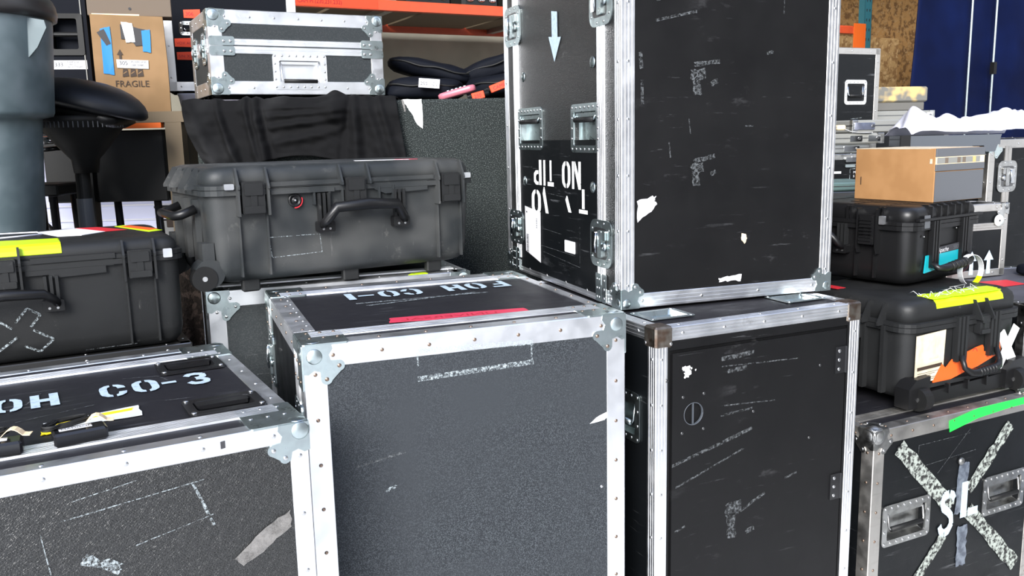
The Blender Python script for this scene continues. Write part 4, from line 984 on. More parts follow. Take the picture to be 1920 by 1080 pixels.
for u in (.135, .315):
    for q in (-.022, -.006, .010): mb.prism([(u + q - .004, .05), (u + q + .004, .05), (u + q + .004, .205), (u + q - .004, .205)], Ff, -.004, .014, PM)
mb.lathe([(.005, 0), (.0005, .003)], Ff(.075, .100, 0), 'rivet', 10, NF); mb.lathe([(.004, 0), (.0005, .003)], Ff(.27, .085, 0), 'rivet', 10, NF)
mb.prism(rrect(.065, .030, .095, .072, .002, 2), Ff, .004, .0072, 'plastic_grey')
mb.obj('handle_rail', rt_)
mb = MB(); mb.tube([Ff(.11, .19, .012), Ff(.118, .205, .032), Ff(.14, .205, .042), Ff(.21, .198, .045), Ff(.28, .193, .045), Ff(.31, .190, .036), Ff(.322, .175, .012)], .012, 'plastic_black', 12, rr=[.009, .011, .014, .0155, .0145, .011, .009])
for k in range(5): mb.lathe([(.0165, 0), (.0165, .003)], Ff(.165 + .020 * k, .203 - .0022 * k, .045), 'rubber', 14, (1, 0, .1))
mb.obj('handle', rt_)
mb = MB(); mb.prism([(.095, .165), (.320, .150), (.320, .200), (.088, .222)], Ff, -.003, .0016, 'label_teal'); mb.prism([(.155, .142), (.318, .134), (.318, .158), (.155, .164)], Ff, .0016, .0022, 'ink')
text(mb, Ff, NF, 'Apache', (.160, .160), .015, 'paper', (1, -.03), (0, -1), .0026, .2); text(mb, Ff, NF, '5800', (.255, .1555), .014, 'plastic_grey', (1, -.03), (0, -1), .0026)
mb.obj('brand_label', rt_)
c0 = Vector(Ff(.285, .225, .05)); mb = MB(); secs = []; K = 30
for i in range(K + 1):
    a = R(-60 + 330 * i / K); rx, rz = .044, .052
    p = c0 + Vector((.944 * rx * math.cos(a), -.32 * rx * math.cos(a), rz * math.sin(a)))
    n = Vector((.944 * math.cos(a), -.32 * math.cos(a), math.sin(a))).normalized()
    wv = Vector((.32, .944, 0)).normalized() * .011; t_ = n * .0007
    secs.append([tuple(p - wv - t_), tuple(p + wv - t_), tuple(p + wv + t_), tuple(p - wv + t_)])
mb.loft(secs[3:], 'paper'); mb.loft(secs[:4], 'tape_yellow')
tag(mb.obj('loop_tag'), 'white and yellow airline loop tag hanging from the glossy hard case handle', 'tag')
bpy.data.objects['loop_tag'].matrix_world = Matrix.Translation(rt_.location) @ Matrix.Rotation(R(34.57), 4, 'Z')
mb = MB(); mb.tube([Lf(.41, .09, .012), Lf(.40, .10, .03), Lf(.40, .13, .04), Lf(.42, .15, .02), Lf(.45, .15, .012)], .005, 'orange_cable', 8); mb.obj('orange_cord', rt_)

# ---- cardboard storage box on top
w, d, h = .284, .31, .180
rt_, fr = place('storage_box', 'tan and grey cardboard storage box on the glossy black hard case', 'box', 1.423, 2.940, 1.479, 31.32, w, d, h)
Ff, Lf, T_ = fr['F'], fr['L'], fr['T']
mb = MB(); mb.box((0, 0, 0), (w, d, h), 'cardboard_tan', .0015); mb.obj('box_body', rt_)
mb = MB(); mb.box((.004, -.0022, .002), (w - .002, .001, h - .078), 'plastic_grey'); mb.obj('grey_front', rt_)
mb = MB(); mb.box((.001, -.004, h - .075), (w - .001, .001, h - .052), 'plastic_grey', .001); mb.box((.001, -.004, h - .028), (w - .001, .001, h), 'plastic_grey', .001); mb.obj('grey_band', rt_)
mb = MB(); mb.box((.002, -.0030, h - .052), (w - .002, 0, h - .028), 'masking'); mb.box((.006, -.0036, h - .050), (w - .03, -.002, h - .030), 'fiber_case')
for u, m_ in ((.05, 'cardboard_dark'), (.12, 'cardboard_dark'), (.15, 'cardboard_dark'), (.21, 'wood_worn')): mb.box((u, -.0042, h - .049), (u + .018, -.003, h - .031), m_)
mb.obj('clear_window_strip', rt_)
mb = MB(); mb.box((-.001, .02, h - .001), (w + .001, d + .001, h + .0008), 'paper_tan'); mb.box((-.0012, .283, .052), (0, .286, .08), 'ink_brown'); mb.box((-.0012, .01, .13), (0, .018, .146), 'paper_tan'); mb.obj('lid_edge', rt_)

# ================================================================== background, left to centre
def plain_case(name, label, x, y, zt, yaw, w, d, h, m='laminate', tm='aluminium', ew=.03, cat='road case', cast=True, group=None, only=None, corners=True):
    rt_, fr = place(name, label, cat, x, y, zt, yaw, w, d, h, group)
    mb = MB(); pocket_box(mb, w, d, h, {'*': m}, {}); mb.obj('case_body', rt_, split=False)
    all_trims(rt_, w, d, h, ew, m=tm, rv=.12, cut=.004, only=only or ('TF', 'TL', 'TR', 'TB', 'FR', 'FL', 'BR', 'BL', 'DF', 'DL', 'DR'))
    if corners:
        for P, dx in (((0, 0, h), 1), ((w, 0, h), -1)): ball_corner(rt_, P, (dx, 0, 0), (0, 1, 0), (0, 0, -1), 'xyz', s=.85, r=.018, off=.017, m='zinc_worn' if tm != 'aluminium' else 'zinc')
    if cast: casters(rt_, w, d, min(.1, max(.02, zt - h)))
    return rt_, fr

# carpeted box
w, d, h = 1.42, .92, 1.60
rt_, fr = place('carpeted_crate', 'large dark grey carpet-covered crate under the black cloth and white flight case', 'crate', -1.20, 3.40, 1.70, 3.5, w, d, h)
mb = MB(); mb.box((0, 0, 0), (w, d, h), 'carpet_dark', .012); mb.obj('crate_body', rt_)
mb = MB(); mb.prism(torn([(.795, -.001), (.868, -.001), (.870, .045), (.868, .112), (.850, .098), (.826, .05), (.812, .03)], .002, 6, 4), fr['F'], 0, .0012, 'tape_white'); mb.prism([(.790, .0), (.800, .0), (.806, .045), (.800, .046)], fr['F'], .0, .0014, 'tape_clear'); mb.obj('torn_tape', rt_)
mb = MB()
for x in (.1, 1.3):
    for y in (.1, .8): mb.box((x - .04, y - .04, -.10), (x + .04, y + .04, 0), 'rubber')
mb.obj('foot', rt_)

# draped cloth
NX, NY = 150, 80
G0 = Vector((-1.20, 3.40, 0)); ga = R(3.5); gu = Vector((math.cos(ga), math.sin(ga), 0)); gv = Vector((-math.sin(ga), math.cos(ga), 0))
vs = []
def bump_(x, c, wd_): return math.exp(-((x - c) / wd_) ** 2)
def fold(s_, t):
    f = 0
    for c, wd_, am, sl in ((.05, .030, .020, .05), (.175, .014, .030, .06), (.235, .020, -.012, .06), (.30, .012, .034, .04), (.345, .016, .040, .03), (.375, .010, -.020, .04),
                           (.80, .018, .034, -.02), (.765, .012, -.016, -.06), (.87, .020, .020, .05), (.93, .014, .022, .04)):
        f += am * bump_(s_, c + sl * (t - .3), wd_ * (1 + .6 * t)) * min(1, .35 + t * 2)
    if .36 < s_ < .80:      # swags gathered towards a knot on the right
        k = math.sin(PI * (s_ - .36) / .44)
        for q, am in ((.10, .018), (.24, .020), (.42, .024), (.70, .020)):
            c = q * (1 - .55 * ((s_ - .36) / .44) ** 2) + .06
            f += am * k ** .6 * bump_(t, c, .045 + .05 * q)
    f += .045 * bump_(s_, .70 + .10 * abs(t - .25), .05) * bump_(t, .22, .20)
    f += .012 * noise.noise(Vector((s_ * 7, t * 3, 0))) + .006 * noise.noise(Vector((s_ * 22, t * 9, 4)))
    return max(f, -.004)
for j in range(NY + 1):
    t = j / NY
    for i in range(NX + 1):
        s_ = i / NX
        if t < .30:
            q = t / .30; y = .30 * (1 - q); z = 1.712 + .012 * max(0, noise.noise(Vector((s_ * 12, q * 4, 3)))) + (.5 * fold(s_, .15) + .010 * max(0, noise.noise(Vector((s_ * 9, 2, 1))))) * q ** 6
            x = -.035 + .805 * s_
        else:
            q = (t - .30) / .70; ln = .235 + .02 * math.sin(s_ * 9); n = fold(s_, q)
            z = 1.712 + .5 * n * max(0, 1 - q * 8) - q * ln
            x = -.035 + .805 * s_ + .075 * q ** 2 * (1 - s_) ** 4 + .035 * q * s_ ** 3; y = -.010 - .022 * min(1, q * 6) - n - .02 * q
        p = G0 + gu * x + gv * y; vs.append((p.x, p.y, z))
fs = [(j * (NX + 1) + i, j * (NX + 1) + i + 1, (j + 1) * (NX + 1) + i + 1, (j + 1) * (NX + 1) + i) for j in range(NY) for i in range(NX)]
mb = MB(); mb.add(vs, fs, 'cloth_black', True, orient=False); o = mb.obj('draped_cloth'); tag(o, 'black cloth draped and gathered over the front of the carpeted crate', 'cloth')
so = o.modifiers.new('thick', 'SOLIDIFY'); so.thickness = .003; so.offset = 1
mb = MB(); 

# white flight case
w, d, h = .694, .42, .318
rt_, fr = place('flight_case', 'bright aluminium-edged flight case with a spring handle, on the draped cloth', 'road case', -1.128, 3.42, 2.052, 28, w, d, h)
Ff, Lf = fr['F'], fr['L']
hp = [(.262, .185, .425, .272, .022)]
mb = MB(); pocket_box(mb, w, d, h, {'*': 'grey_panel', 'T': 'laminate'}, {'F': hp}); mb.obj('case_body', rt_, split=False)
all_trims(rt_, w, d, h, .052, rv=.085, cut=.004)
hybrid(rt_, Ff, NF, (.03, .107, w - .03, .132), .03, grooves=1, name='lid_rail'); hybrid(rt_, Ff, NF, (.03, .135, w - .03, .165), .03, grooves=1)
hybrid(rt_, Lf, NL, (.03, .107, d - .03, .165), .03, grooves=2)
for (P, dx, dz) in (((0, 0, h), 1, -1), ((w, 0, h), -1, -1), ((0, 0, 0), 1, 1), ((w, 0, 0), -1, 1)):
    ball_corner(rt_, P, (dx, 0, 0), (0, 1, 0), (0, 0, dz), 'xy', s=1.12, r=.029, off=.022, lob=((.066, .046), (.046, .066)))
mb = MB()
for u in (.0, w - .095):
    for v in (.100, .137): 
        mb.prism(rrect(u, v, u + .095, v + .034, .008, 3), Ff, .0018, .0042, 'zinc')
        for q in (.055, .080) if u == 0 else (.015, .040): mb.rivet(Ff, u + q, v + .018, 'rivet', r=.006, n0=.0042)
mb.obj('seam_plate', rt_)
case_handle(rt_, Ff, NF, .235, .158, .452, .298, m='aluminium', fl=.026, dep=.018, down=.85)
latch(rt_, Lf, .07, .08, .15, .20); latch(rt_, Lf, .27, .08, .35, .20)

# soft black bags
def lump(mb, c, rx, ry, rz, m, seed, tilt=0, flat_=.4, n=28, k=14, amp=.12, yaw=0):
    M_ = Matrix.Translation(c) @ Matrix.Rotation(R(yaw), 4, 'Z') @ Matrix.Rotation(R(tilt), 4, 'Y'); secs = []
    for i in range(k + 1):
        a = PI * i / k - PI / 2; secs.append([])
        for j in range(n):
            b = 2 * PI * j / n
            e_ = .55; ca, sa = math.cos(a), math.sin(a); cb, sb = math.cos(b), math.sin(b)
            pw = lambda q: math.copysign(abs(q) ** e_, q)
            p = Vector((rx * pw(ca) * pw(cb), ry * pw(ca) * pw(sb), rz * pw(sa)))
            p *= 1 + amp * noise.noise(Vector((p.x * 9, p.y * 9, p.z * 22 + seed))) * 1.2 + amp * .5 * noise.noise(Vector((p.x * 30, p.y * 22, seed)))
            secs[-1].append(tuple(M_ @ p))
    mb.loft(secs, m, True)
GB = 'soft gear bags heaped on the carpeted crate'
mb = MB(); lump(mb, (-.38, 3.98, 1.765), .23, .20, .055, 'nylon', 1, 2); b1 = mb.obj('bag_body')
def bag(label, parts, extra=None):
    o = thing('gear_bag', label, 'bag', (0, 0, 0), 0, GB)
    return o
bpy.data.objects.remove(b1)
def mkbag(label, c, rx, ry, rz, seed, tilt, yaw=0, m='nylon'):
    o = thing('gear_bag', label, 'bag', (c[0], c[1], c[2] - rz), yaw, GB)
    mb = MB(); lump(mb, (0, 0, rz), rx, ry, rz, m, seed, tilt); mb.obj('bag_body', o)
    mb = MB(); a = R(tilt)
    P = [(math.cos(a) * x, -ry * 1.01 * (1 - .25 * abs(x / rx) ** 3), rz + rz * .25 - math.sin(a) * x + .004 * math.sin(x * 40)) for x in [rx * (-.85 + 1.7 * k / 16) for k in range(17)]]
    mb.tube(P, .0045, 'rubber', 6); mb.obj('zip_piping', o)
    return o
b = mkbag('low black padded bag with a white paper tag reading 250', (-.36, 3.93, 1.760), .165, .18, .050, 1, 1)
mb = MB(); mb.X = Matrix.Rotation(R(5), 4, 'Y') @ Matrix.Rotation(R(-12), 4, 'X')
mb.box((-.015, -.215, .006), (.072, -.213, .044), 'paper'); fr_ = lambda u, v, n=0: (u, -.2152 - n, v)
text(mb, fr_, (0, -1, 0), '250', (-.008, .016), .014, 'ink', (1, 0), (0, 1)); text(mb, fr_, (0, -1, 0), 'SOLID', (.034, .026), .007, 'ink', (1, 0), (0, 1)); text(mb, fr_, (0, -1, 0), 'STATE', (.034, .014), .007, 'ink', (1, 0), (0, 1))
mb.obj('paper_tag', b)
mkbag('black quilted bag slumped on the low bag beside the white flight case', (-.34, 4.08, 1.850), .205, .15, .040, 5, 12)
mkbag('dark navy bag leaning up to the tall case at the top of the heap', (-.02, 4.12, 1.865), .22, .16, .052, 9, -16)
mkbag('flat black bag under the leaning navy bag', (.0, 4.02, 1.775), .18, .20, .048, 14, -6)
o = thing('pink_tambourine_case', 'small dusty pink rounded case lying among the black bags', 'case', (-.215, 3.72, 1.712), -8)
mb = MB(); mb.X = Matrix.Translation((0, 0, .022)) @ Matrix.Rotation(R(-14), 4, 'Y'); mb.loft([[(x, y, z) for x, y in rrect(-.075 + i, -.03 + i, .085 - i, .03 - i, .024, 5)] for z, i in ((-.014, .006), (-.009, 0), (.009, 0), (.014, .006))], 'pink_plastic', True); mb.obj('case_shell', o)
mb = MB(); mb.X = Matrix.Translation((0, 0, .022)) @ Matrix.Rotation(R(-14), 4, 'Y')
for k in range(5): mb.cyl((-.03 + k * .018, -.01, .014), (0, 0, 1), .008, .004, 'chrome', 10)
mb.obj('jingle_row', o, split=False)
def stick(name, label, c, yaw, tilt, L_, txt):
    o = thing(name, label, 'microphone stand part', c, yaw)
    mb = MB(); M_ = Matrix.Rotation(R(tilt), 4, 'Y'); P = [tuple(M_ @ Vector((x, 0, .012))) for x in (-L_ / 2, L_ / 2)]
    mb.tube(P, .011, 'plastic_black', 10); mb.obj('rod', o)
    mb = MB(); mb.X = M_; fr_ = lambda u, v, n=0: (u, -.013 - n, v)
    mb.box((-L_ * .3, -.0135, -.004), (L_ * .28, .012, .026), 'label_orange', .002); text(mb, fr_, (0, -1, 0), txt, (-L_ * .2, .004), .014, 'ink_red', (1, 0), (0, 1)); mb.obj('orange_label', o)
    return o
stick('stand_rod', 'short black rod with an orange label reading 250, near the pink case', (-.118, 3.66, 1.708), 5, -14, .09, '250')
stick('stand_rod', 'black rod with an orange label tilted up against the tall case', (-.035, 3.70, 1.745), 5, -20, .12, 'CAMERA')

# pallet rack: front and rear orange beams, slotted uprights
def RB(a, b, z=0): p = bu * a + bv * b; return Vector((p.x, p.y, z))
rk = thing('pallet_rack', 'long orange and teal pallet rack with slotted uprights along the back wall', 'rack', RB(1.0, 5.0), 28)
def beam(a0, a1, b, z0, z1, m, name='beam'):
    mb = MB(); x0, x1, y = a0 - 1.0, a1 - 1.0, b - 5.0
    mb.loft([[(x, y, z0), (x, y + .05, z0), (x, y + .05, z1), (x, y + .018, z1), (x, y + .014, z1 - .012), (x, y, z1 - .012)] for x in (x0, x1)], m); return mb.obj(name, rk)
beam(1.03, 5.85, 5.0, 2.292, 2.352, 'rack_orange'); beam(1.03, 5.85, 5.95, 2.29, 2.35, 'rack_orange')
def upright(a, b, m='rack_slate', h=3.6, name='upright'):
    mb = MB(); x, y = a - 1.0, b - 5.0
    mb.box((x - .04, y, 0), (x + .04, y + .004, h), m); mb.box((x - .04, y, 0), (x - .036, y + .06, h), m); mb.box((x + .036, y, 0), (x + .04, y + .06, h), m)
    up = mb.obj(name, rk, split=False)
    mb = MB()
    for k in range(26):
        z = 1.2 + k * .075
        for q in (-.016, .016): mb.loft([[(x + q + .007 * math.cos(t) * (1 if math.sin(t) > 0 else .6), n, z + .013 * math.sin(t)) for t in [2 * PI * j / 8 for j in range(8)]] for n in (y - .0006, y + .001)], 'ink')
    mb.obj('slot_hole_pattern', up, split=False)
upright(1.0, 5.0); upright(5.92, 5.0, 'rack_teal'); upright(1.0, 5.95); upright(5.92, 5.95, 'rack_teal')
mb = MB()
for a, m_ in ((1.03, 'rack_orange'),): 
    mb.box((a - 1.0 - .01, -.006, 2.26), (a - 1.0 + .035, 0, 2.39), 'white_dot'); 
    for k in range(3): mb.cyl((a - 1.0 + .012, -.006, 2.285 + k * .035), (0, -1, 0), .008, .002, 'rack_orange', 6)
mb.obj('beam_connector', rk, split=False)
mb = MB(); mb.box((5.82 - 1.0 - .06, -.008, 2.16), (5.87 - 1.0 + .02, 0, 2.37), 'rack_orange2'); mb.obj('beam_connector', rk, split=False)
mb = MB(); mb.box((.12, -.0025, 2.296), (.82, 0, 2.352), 'label_orange'); fr_ = lambda u, v, n=0: (u, -.0026 - n, v)
text(mb, fr_, (0, -1, 0), 'CAMP/BC SEC, CAM PI (230,231,232)', (.16, 2.312), .022, 'ink_red', (.9, 0), (0, 1)); mb.obj('orange_label', rk)
mb = MB()
for k in range(8): mb.box((.03 + k * .6, .05, 2.33), (.60 + k * .6, .95, 2.345), 'cardboard_brown')
mb.obj('shelf_deck', rk, split=False)
mb = MB()
for k in range(4): mb.box((.9 + k * 1.1, .0 + .05, 2.30), (.95 + k * 1.1, .95, 2.33), 'aluminium_worn')
mb.obj('cross_bar', rk)
for k, (a, wd_) in enumerate(((1.05, .30), (1.40, .26), (1.70, .22))):
    o = thing('stage_light', ['black stage light nearest the white flight case on the upper rack beam', 'black stage light in the middle on the upper rack beam', 'black stage light beside the tall case on the upper rack beam'][k], 'light', RB(1.0 + a + .15, 5.22, 2.345), 28, 'black fixtures on the upper rack shelf')
    mb = MB(); mb.box((-wd_ / 2, -.1, 0), (wd_ / 2, .1, .14), 'plastic_black', .02); mb.obj('light_housing', o)
    mb = MB()
    for q in (-.3, 0, .3): mb.lathe([(.034, 0), (.030, -.004), (.0005, -.002)], (wd_ * q, -.101, .07), 'chrome', 16, (0, 1, 0))
    mb.obj('lens', o)

# near rack bay on the left
o = thing('storage_shelf', 'brown shelf with thin orange beam and brown post holding the speaker and boxes', 'shelf', (-2.7, 3.66, 0), 0)
mb = MB(); mb.box((0, .0, 1.640), (1.365, 1.1, 1.684), 'cardboard_brown'); mb.obj('shelf_deck', o)
mb = MB(); mb.box((0, .0, 1.618), (1.27, .03, 1.6395), 'rack_orange2'); mb.obj('front_beam', o)
mb = MB(); mb.box((0, .85, 1.59), (1.27, .9, 1.625), 'rack_orange'); mb.obj('rear_beam', o)
for x, y in ((1.285, .0), (1.285, 1.02), (.0, .0), (.0, 1.02)):
    mb = MB(); mb.box((x, y + .001, 0), (x + .068, y + .06, 1.640), 'cardboard_brown'); mb.obj('shelf_post', o)

o = thing('speaker_cabinet', 'black carpeted speaker cabinet with recessed handle and white label, behind the stool', 'speaker', (-2.27, 3.715, 1.684), 12)
w, d, h = .515, .25, .62; fr = frames(w, d, h); Ff = fr['F']
mb = MB(); pocket_box(mb, w, d, h, {'*': 'nylon'}, {'F': [(.375, .225, .475, .350, .05)]}, ins=0); mb.obj('speaker_body', o, split=False)
mb = MB(); O = rrect(.355, .205, .498, .375, .01, 3); I = rrect(.375, .225, .475, .350, .008, 3); n = len(O)
vs = [Ff(u, v, q) for L_, q in ((O, .0), (O, .007), (I, .006), (I, -.045)) for u, v in L_]; fs = [(i * n + k, i * n + (k + 1) % n, (i + 1) * n + (k + 1) % n, (i + 1) * n + k) for i in range(3) for k in range(n)]
mb.add(vs, fs, 'rubber', orient=False); hh = mb.obj('recessed_handle', o)
mb = MB(); mb.cyl(Ff(.378, .288, -.015), (1, 0, 0), .011, .094, 'plastic_black', 12); mb.obj('handle_grip', hh)
mb = MB(); mb.box(Ff(.363, .395, 0), Ff(.500, .432, .0015), 'paper')
text(mb, Ff, NF, '333', (.372, .420), .016, 'ink', (1, 0), (0, -1), .002); text(mb, Ff, NF, 'ORANGE', (.422, .406), .008, 'ink', (1, 0), (0, -1), .002); text(mb, Ff, NF, '4X12', (.430, .416), .008, 'ink', (1, 0), (0, -1), .002); text(mb, Ff, NF, 'W/ 2 STRAPS', (.422, .4265), .0075, 'ink', (1, 0), (0, -1), .002)
mb.obj('paper_label', o)
mb = MB(); mb.box((w - .022, -.004, 0), (w - .018, .0, h), 'fiber_case'); mb.obj('edge_piping', o)

o = thing('cardboard_box', 'brown cardboard box printed FRAGILE with blue tape strips', 'box', (-1.722, 3.755, 1.684), 20)
w, d, h = .284, .16, .405; fr = frames(w, d, h); X0 = -1.722; ZT = 1.684 + h
pf = lambda x, z: ((x - X0) * .937, ZT - z)
mb = MB(); mb.loft([[(0, 0, 0), (w, 0, 0), (w, d, 0), (0, d, 0)], [(-.001, 0, h * .5), (w + .002, 0, h * .5), (w + .002, d, h * .5), (-.001, d, h * .5)], [(.0, .006, h), (w - .003, .004, h - .005), (w - .003, d, h), (.0, d, h)]], 'cardboard'); mb.obj('box_body', o)
Ff = lambda u, v, n=0: (u, .0 - n - .0015 + max(0, (.5 - v / h)) * .010, h - v)
def dec(name, polys, n0=0):
    mb = MB()
    for poly, m_, n1 in polys: mb.prism(torn([pf(*p) for p in poly], .0012, 3, 4), Ff, n0, n1, m_)
    return mb.obj(name, o)
dec('blue_tape', [([(-1.685, 2.03), (-1.645, 2.04), (-1.643, 1.842), (-1.687, 1.849)], 'tape_blue', .002)])
dec('blue_tape', [([(-1.516, 2.025), (-1.480, 2.03), (-1.483, 1.935), (-1.516, 1.940)], 'tape_blue', .0032)])
dec('black_tape', [([(-1.700, 2.015), (-1.67, 2.03), (-1.646, 1.97), (-1.665, 1.962)], 'tape_black', .0028)])
dec('black_tape', [([(-1.602, 2.05), (-1.50, 2.03), (-1.50, 1.965), (-1.545, 1.962), (-1.56, 1.985), (-1.602, 1.99)], 'tape_black', .0026)])
dec('grey_tape', [([(-1.598, 2.06), (-1.552, 2.055), (-1.545, 1.978), (-1.583, 1.975)], 'paper', .0036)])
mb = MB(); mb.box((-.0, 0, 0), (.001, .001, .001), 'ink')
mb = MB()
u, v = pf(-1.64, 1.794); text(mb, Ff, NF, 'FRAGILE', (u - .004, v), .026, 'ink_brown', (.97, 0), (0, -1), .001)
P_ = lambda x, z: pf(x, z)
flat(mb, Ff, NF, [P_(-1.617, 1.89), P_(-1.607, 1.89), P_(-1.607, 1.925), P_(-1.600, 1.925), P_(-1.612, 1.948), P_(-1.626, 1.925), P_(-1.617, 1.925)], 'ink_brown', .0012)
for a in (-1.610, -1.578, -1.548):
    flat(mb, Ff, NF, [P_(a, 1.835), P_(a + .026, 1.838), P_(a + .022, 1.868), P_(a + .004, 1.868)], 'ink_brown', .0012)
    flat(mb, Ff, NF, [P_(a + .004, 1.846), P_(a + .020, 1.856), P_(a + .018, 1.859), P_(a + .004, 1.850)], 'cardboard', .0016)
mb.obj('printed_lettering', o)
mb = MB(); mb.prism([pf(-1.630, 1.906), pf(-1.497, 1.903), pf(-1.499, 1.868), pf(-1.629, 1.872)], Ff, 0, .003, 'paper')
u, v = pf(-1.62, 1.884); text(mb, Ff, NF, '305', (u, v), .016, 'ink', (1, 0), (0, -1), .0035); u, v = pf(-1.57, 1.892); text(mb, Ff, NF, 'POWER SAND', (u, v), .0085, 'ink', (.8, 0), (0, -1), .0035); u, v = pf(-1.57, 1.878); text(mb, Ff, NF, '2000 TEMPS', (u, v), .0085, 'ink', (.8, 0), (0, -1), .0035)
mb.obj('paper_label', o)
o = thing('storage_carton', 'dark taupe carton resting on the box printed FRAGILE', 'box', (-1.75, 3.80, 2.090), 20)
mb = MB(); mb.box((0, 0, 0), (.33, .12, .17), 'cardboard_dark', .002); mb.obj('carton_body', o); mb = MB(); mb.box((.015, -.001, .002), (.20, 0, .008), 'masking'); mb.cyl((.165, 0, .03), (0, -1, 0), .006, .002, 'ink', 8); mb.obj('tape_strip', o)

o = thing('plastic_tub', 'low white plastic tub under the road case numbered 306', 'tub', (-1.57, 4.24, 1.684), 14)
mb = MB(); secs = [[(x, y, z) for x, y in rrect(i, i, .46 - i, .36 - i, .03, 4)] for z, i in ((0, .02), (.09, .004), (.098, 0), (.103, 0))]; mb.loft(secs, 'plastic_sheet', True); mb.obj('tub_body', o)
rt_, fr = plain_case('road_case', 'black road case numbered 306 on orange labels, behind the white flight case', -1.625, 4.28, 2.37, 16, .62, .36, .57, 'nylon', 'aluminium', .045, cast=False)
Ff = fr['F']
for k, (u0, u1, v0, v1, tx) in enumerate(((.100, .175, .190, .232, '306'), (.05, .145, .322, .365, 'VOX AC30'), (.055, .145, .385, .425, 'S/N: X3'))):
    mb = MB(); mb.prism([(u0, v0 + .003), (u1, v0), (u1, v1), (u0, v1 - .002)], Ff, 0, .0014, 'label_orange'); text(mb, Ff, NF, tx, (u0 + .008, v1 - .012), .017 if k == 0 else .013, 'ink_red', (1, 0), (0, -1), .002); mb.obj('orange_label', rt_)
case_handle(rt_, Ff, NF, .075, .245, .23, .310, m='chrome', fl=.016, dep=.02, down=.6)

# amp under the shelf
o = thing('amp_rack', 'plain black cabinet on tubular legs standing below the brown shelf', 'cabinet', (-1.97, 3.70, 0), 0)
mb = MB(); mb.box((.02, 0, 1.315), (.53, .42, 1.612), 'rubber', .006); mb.obj('cabinet_body', o)
mb = MB(); mb.loft([[(.15 - .0, -.02, 1.62), (.23, -.02, 1.62), (.23, .03, 1.62), (.15, .03, 1.62)], [(.165, -.02, 0), (.215, -.02, 0), (.215, .03, 0), (.165, .03, 0)]], 'rubber'); mb.obj('support_panel', o)
for x in (.30, .47): 
    mb = MB(); mb.tube([(x, .03, 1.34), (x + .03, .03, 0)], .016, 'plastic_gloss', 10); mb.obj('leg', o)

# stool
o = thing('stool', 'black stool with thick curved padded seat on a column, behind the hard cases', 'stool', (-1.60, 3.36, 0), 0)
mb = MB(); secs = []
M_ = Matrix.Translation((.02, 0, 1.712)) @ Matrix.Rotation(R(13), 4, 'Y')
for i in range(15):
    a = -PI / 2 + PI * i / 14; sec = []
    for j in range(36):
        b = 2 * PI * j / 36; r_ = max(abs(math.cos(a)) ** .8, .001); z = math.sin(a); z = (.082 if z > 0 else .040) * z
        x = .218 * r_ * math.cos(b); y = .19 * r_ * math.sin(b); z += -.3 * x * x if i > 4 else 0
        sec.append(tuple(M_ @ Vector((x, y, z))))
    secs.append(sec)
mb.loft(secs, 'padding', True); mb.obj('seat', o)
mb = MB(); mb.X = M_
mb.loft([[(x, y, z) for x, y in rrect(-a, -b, a, b, .05, 5)] for a, b, z in ((.15, .11, -.020), (.155, .12, -.045), (.13, .09, -.070))], 'plastic_black', True); mb.obj('seat_pan', o)
mb = MB(); mb.lathe([(.165, 1.660), (.160, 1.640), (.10, 1.560), (.05, 1.50), (.045, 1.45)], (-.01, 0, 0), 'rubber', 32); bw = mb.obj('mechanism_cover', o)
mb = MB()
for k in range(30):
    a = -PI * (k + .5) / 30; q = .158; mb.box((-.01 + q * math.cos(a) - .0015, q * math.sin(a) - .002, 1.618), (-.01 + q * math.cos(a) + .0015, q * math.sin(a) + .002, 1.640), 'plastic_grey')
mb.obj('vent_rib', bw, split=False)
mb = MB(); mb.cyl((-.03, 0, .10), (0, 0, 1), .0285, 1.253, 'plastic_grey', 24); mb.obj('lower_column', o)  # lit lower part of the column, its light put into the grey
mb = MB(); mb.cyl((-.028, 0, 1.353), (0, 0, 1), .0265, .16, 'rubber', 24); mb.obj('upper_column', o)  # upper column in near-black, shade painted in by colour
mb = MB(); mb.lathe([(.17, 0), (.165, .03), (.05, .06), (.03, .14)], (-.03, 0, 0), 'plastic_black', 28); mb.obj('base', o)

# bin
o = thing('trash_can', 'tall grey plastic bin with dark rim and a torn side handle, at the frame edge', 'bin', (-1.772, 2.96, 1.16), 0)
zb = -1.16
mb = MB(); mb.lathe([(.150, 0), (.155, .02), (.174, 1.278 + zb), (.198, 1.632 + zb), (.200, 1.645 + zb), (.234, 1.652 + zb), (.240, 1.665 + zb), (.262, 1.955 + zb), (.262, 1.97 + zb), (.25, 1.97 + zb), (.22, 1.68 + zb)], (0, 0, 0), 'bin_grey', 48); mb.obj('bin_body', o)
mb = MB(); mb.lathe([(.262, 1.962 + zb), (.276, 1.966 + zb), (.280, 1.985 + zb), (.276, 2.01 + zb), (.268, 2.03 + zb), (.255, 2.03 + zb), (.252, 1.965 + zb)], (0, 0, 0), 'bin_rim', 48); mb.obj('rim', o)
mb = MB(); mb.loft([[(.238 + a, q, b + zb) for a, b in ((.0, 1.96), (.065, 1.948), (.070, 1.925), (.035, 1.865), (.005, 1.835), (-.03, 1.85))] for q in (-.075, -.069)], 'bin_grey'); mb.obj('side_handle', o)
rt_, fr = plain_case('road_case', 'plain black road case under the grey bin', -2.25, 2.70, 1.16, 8, .62, .38, 1.04, 'laminate', 'steel_dark', corners=False)

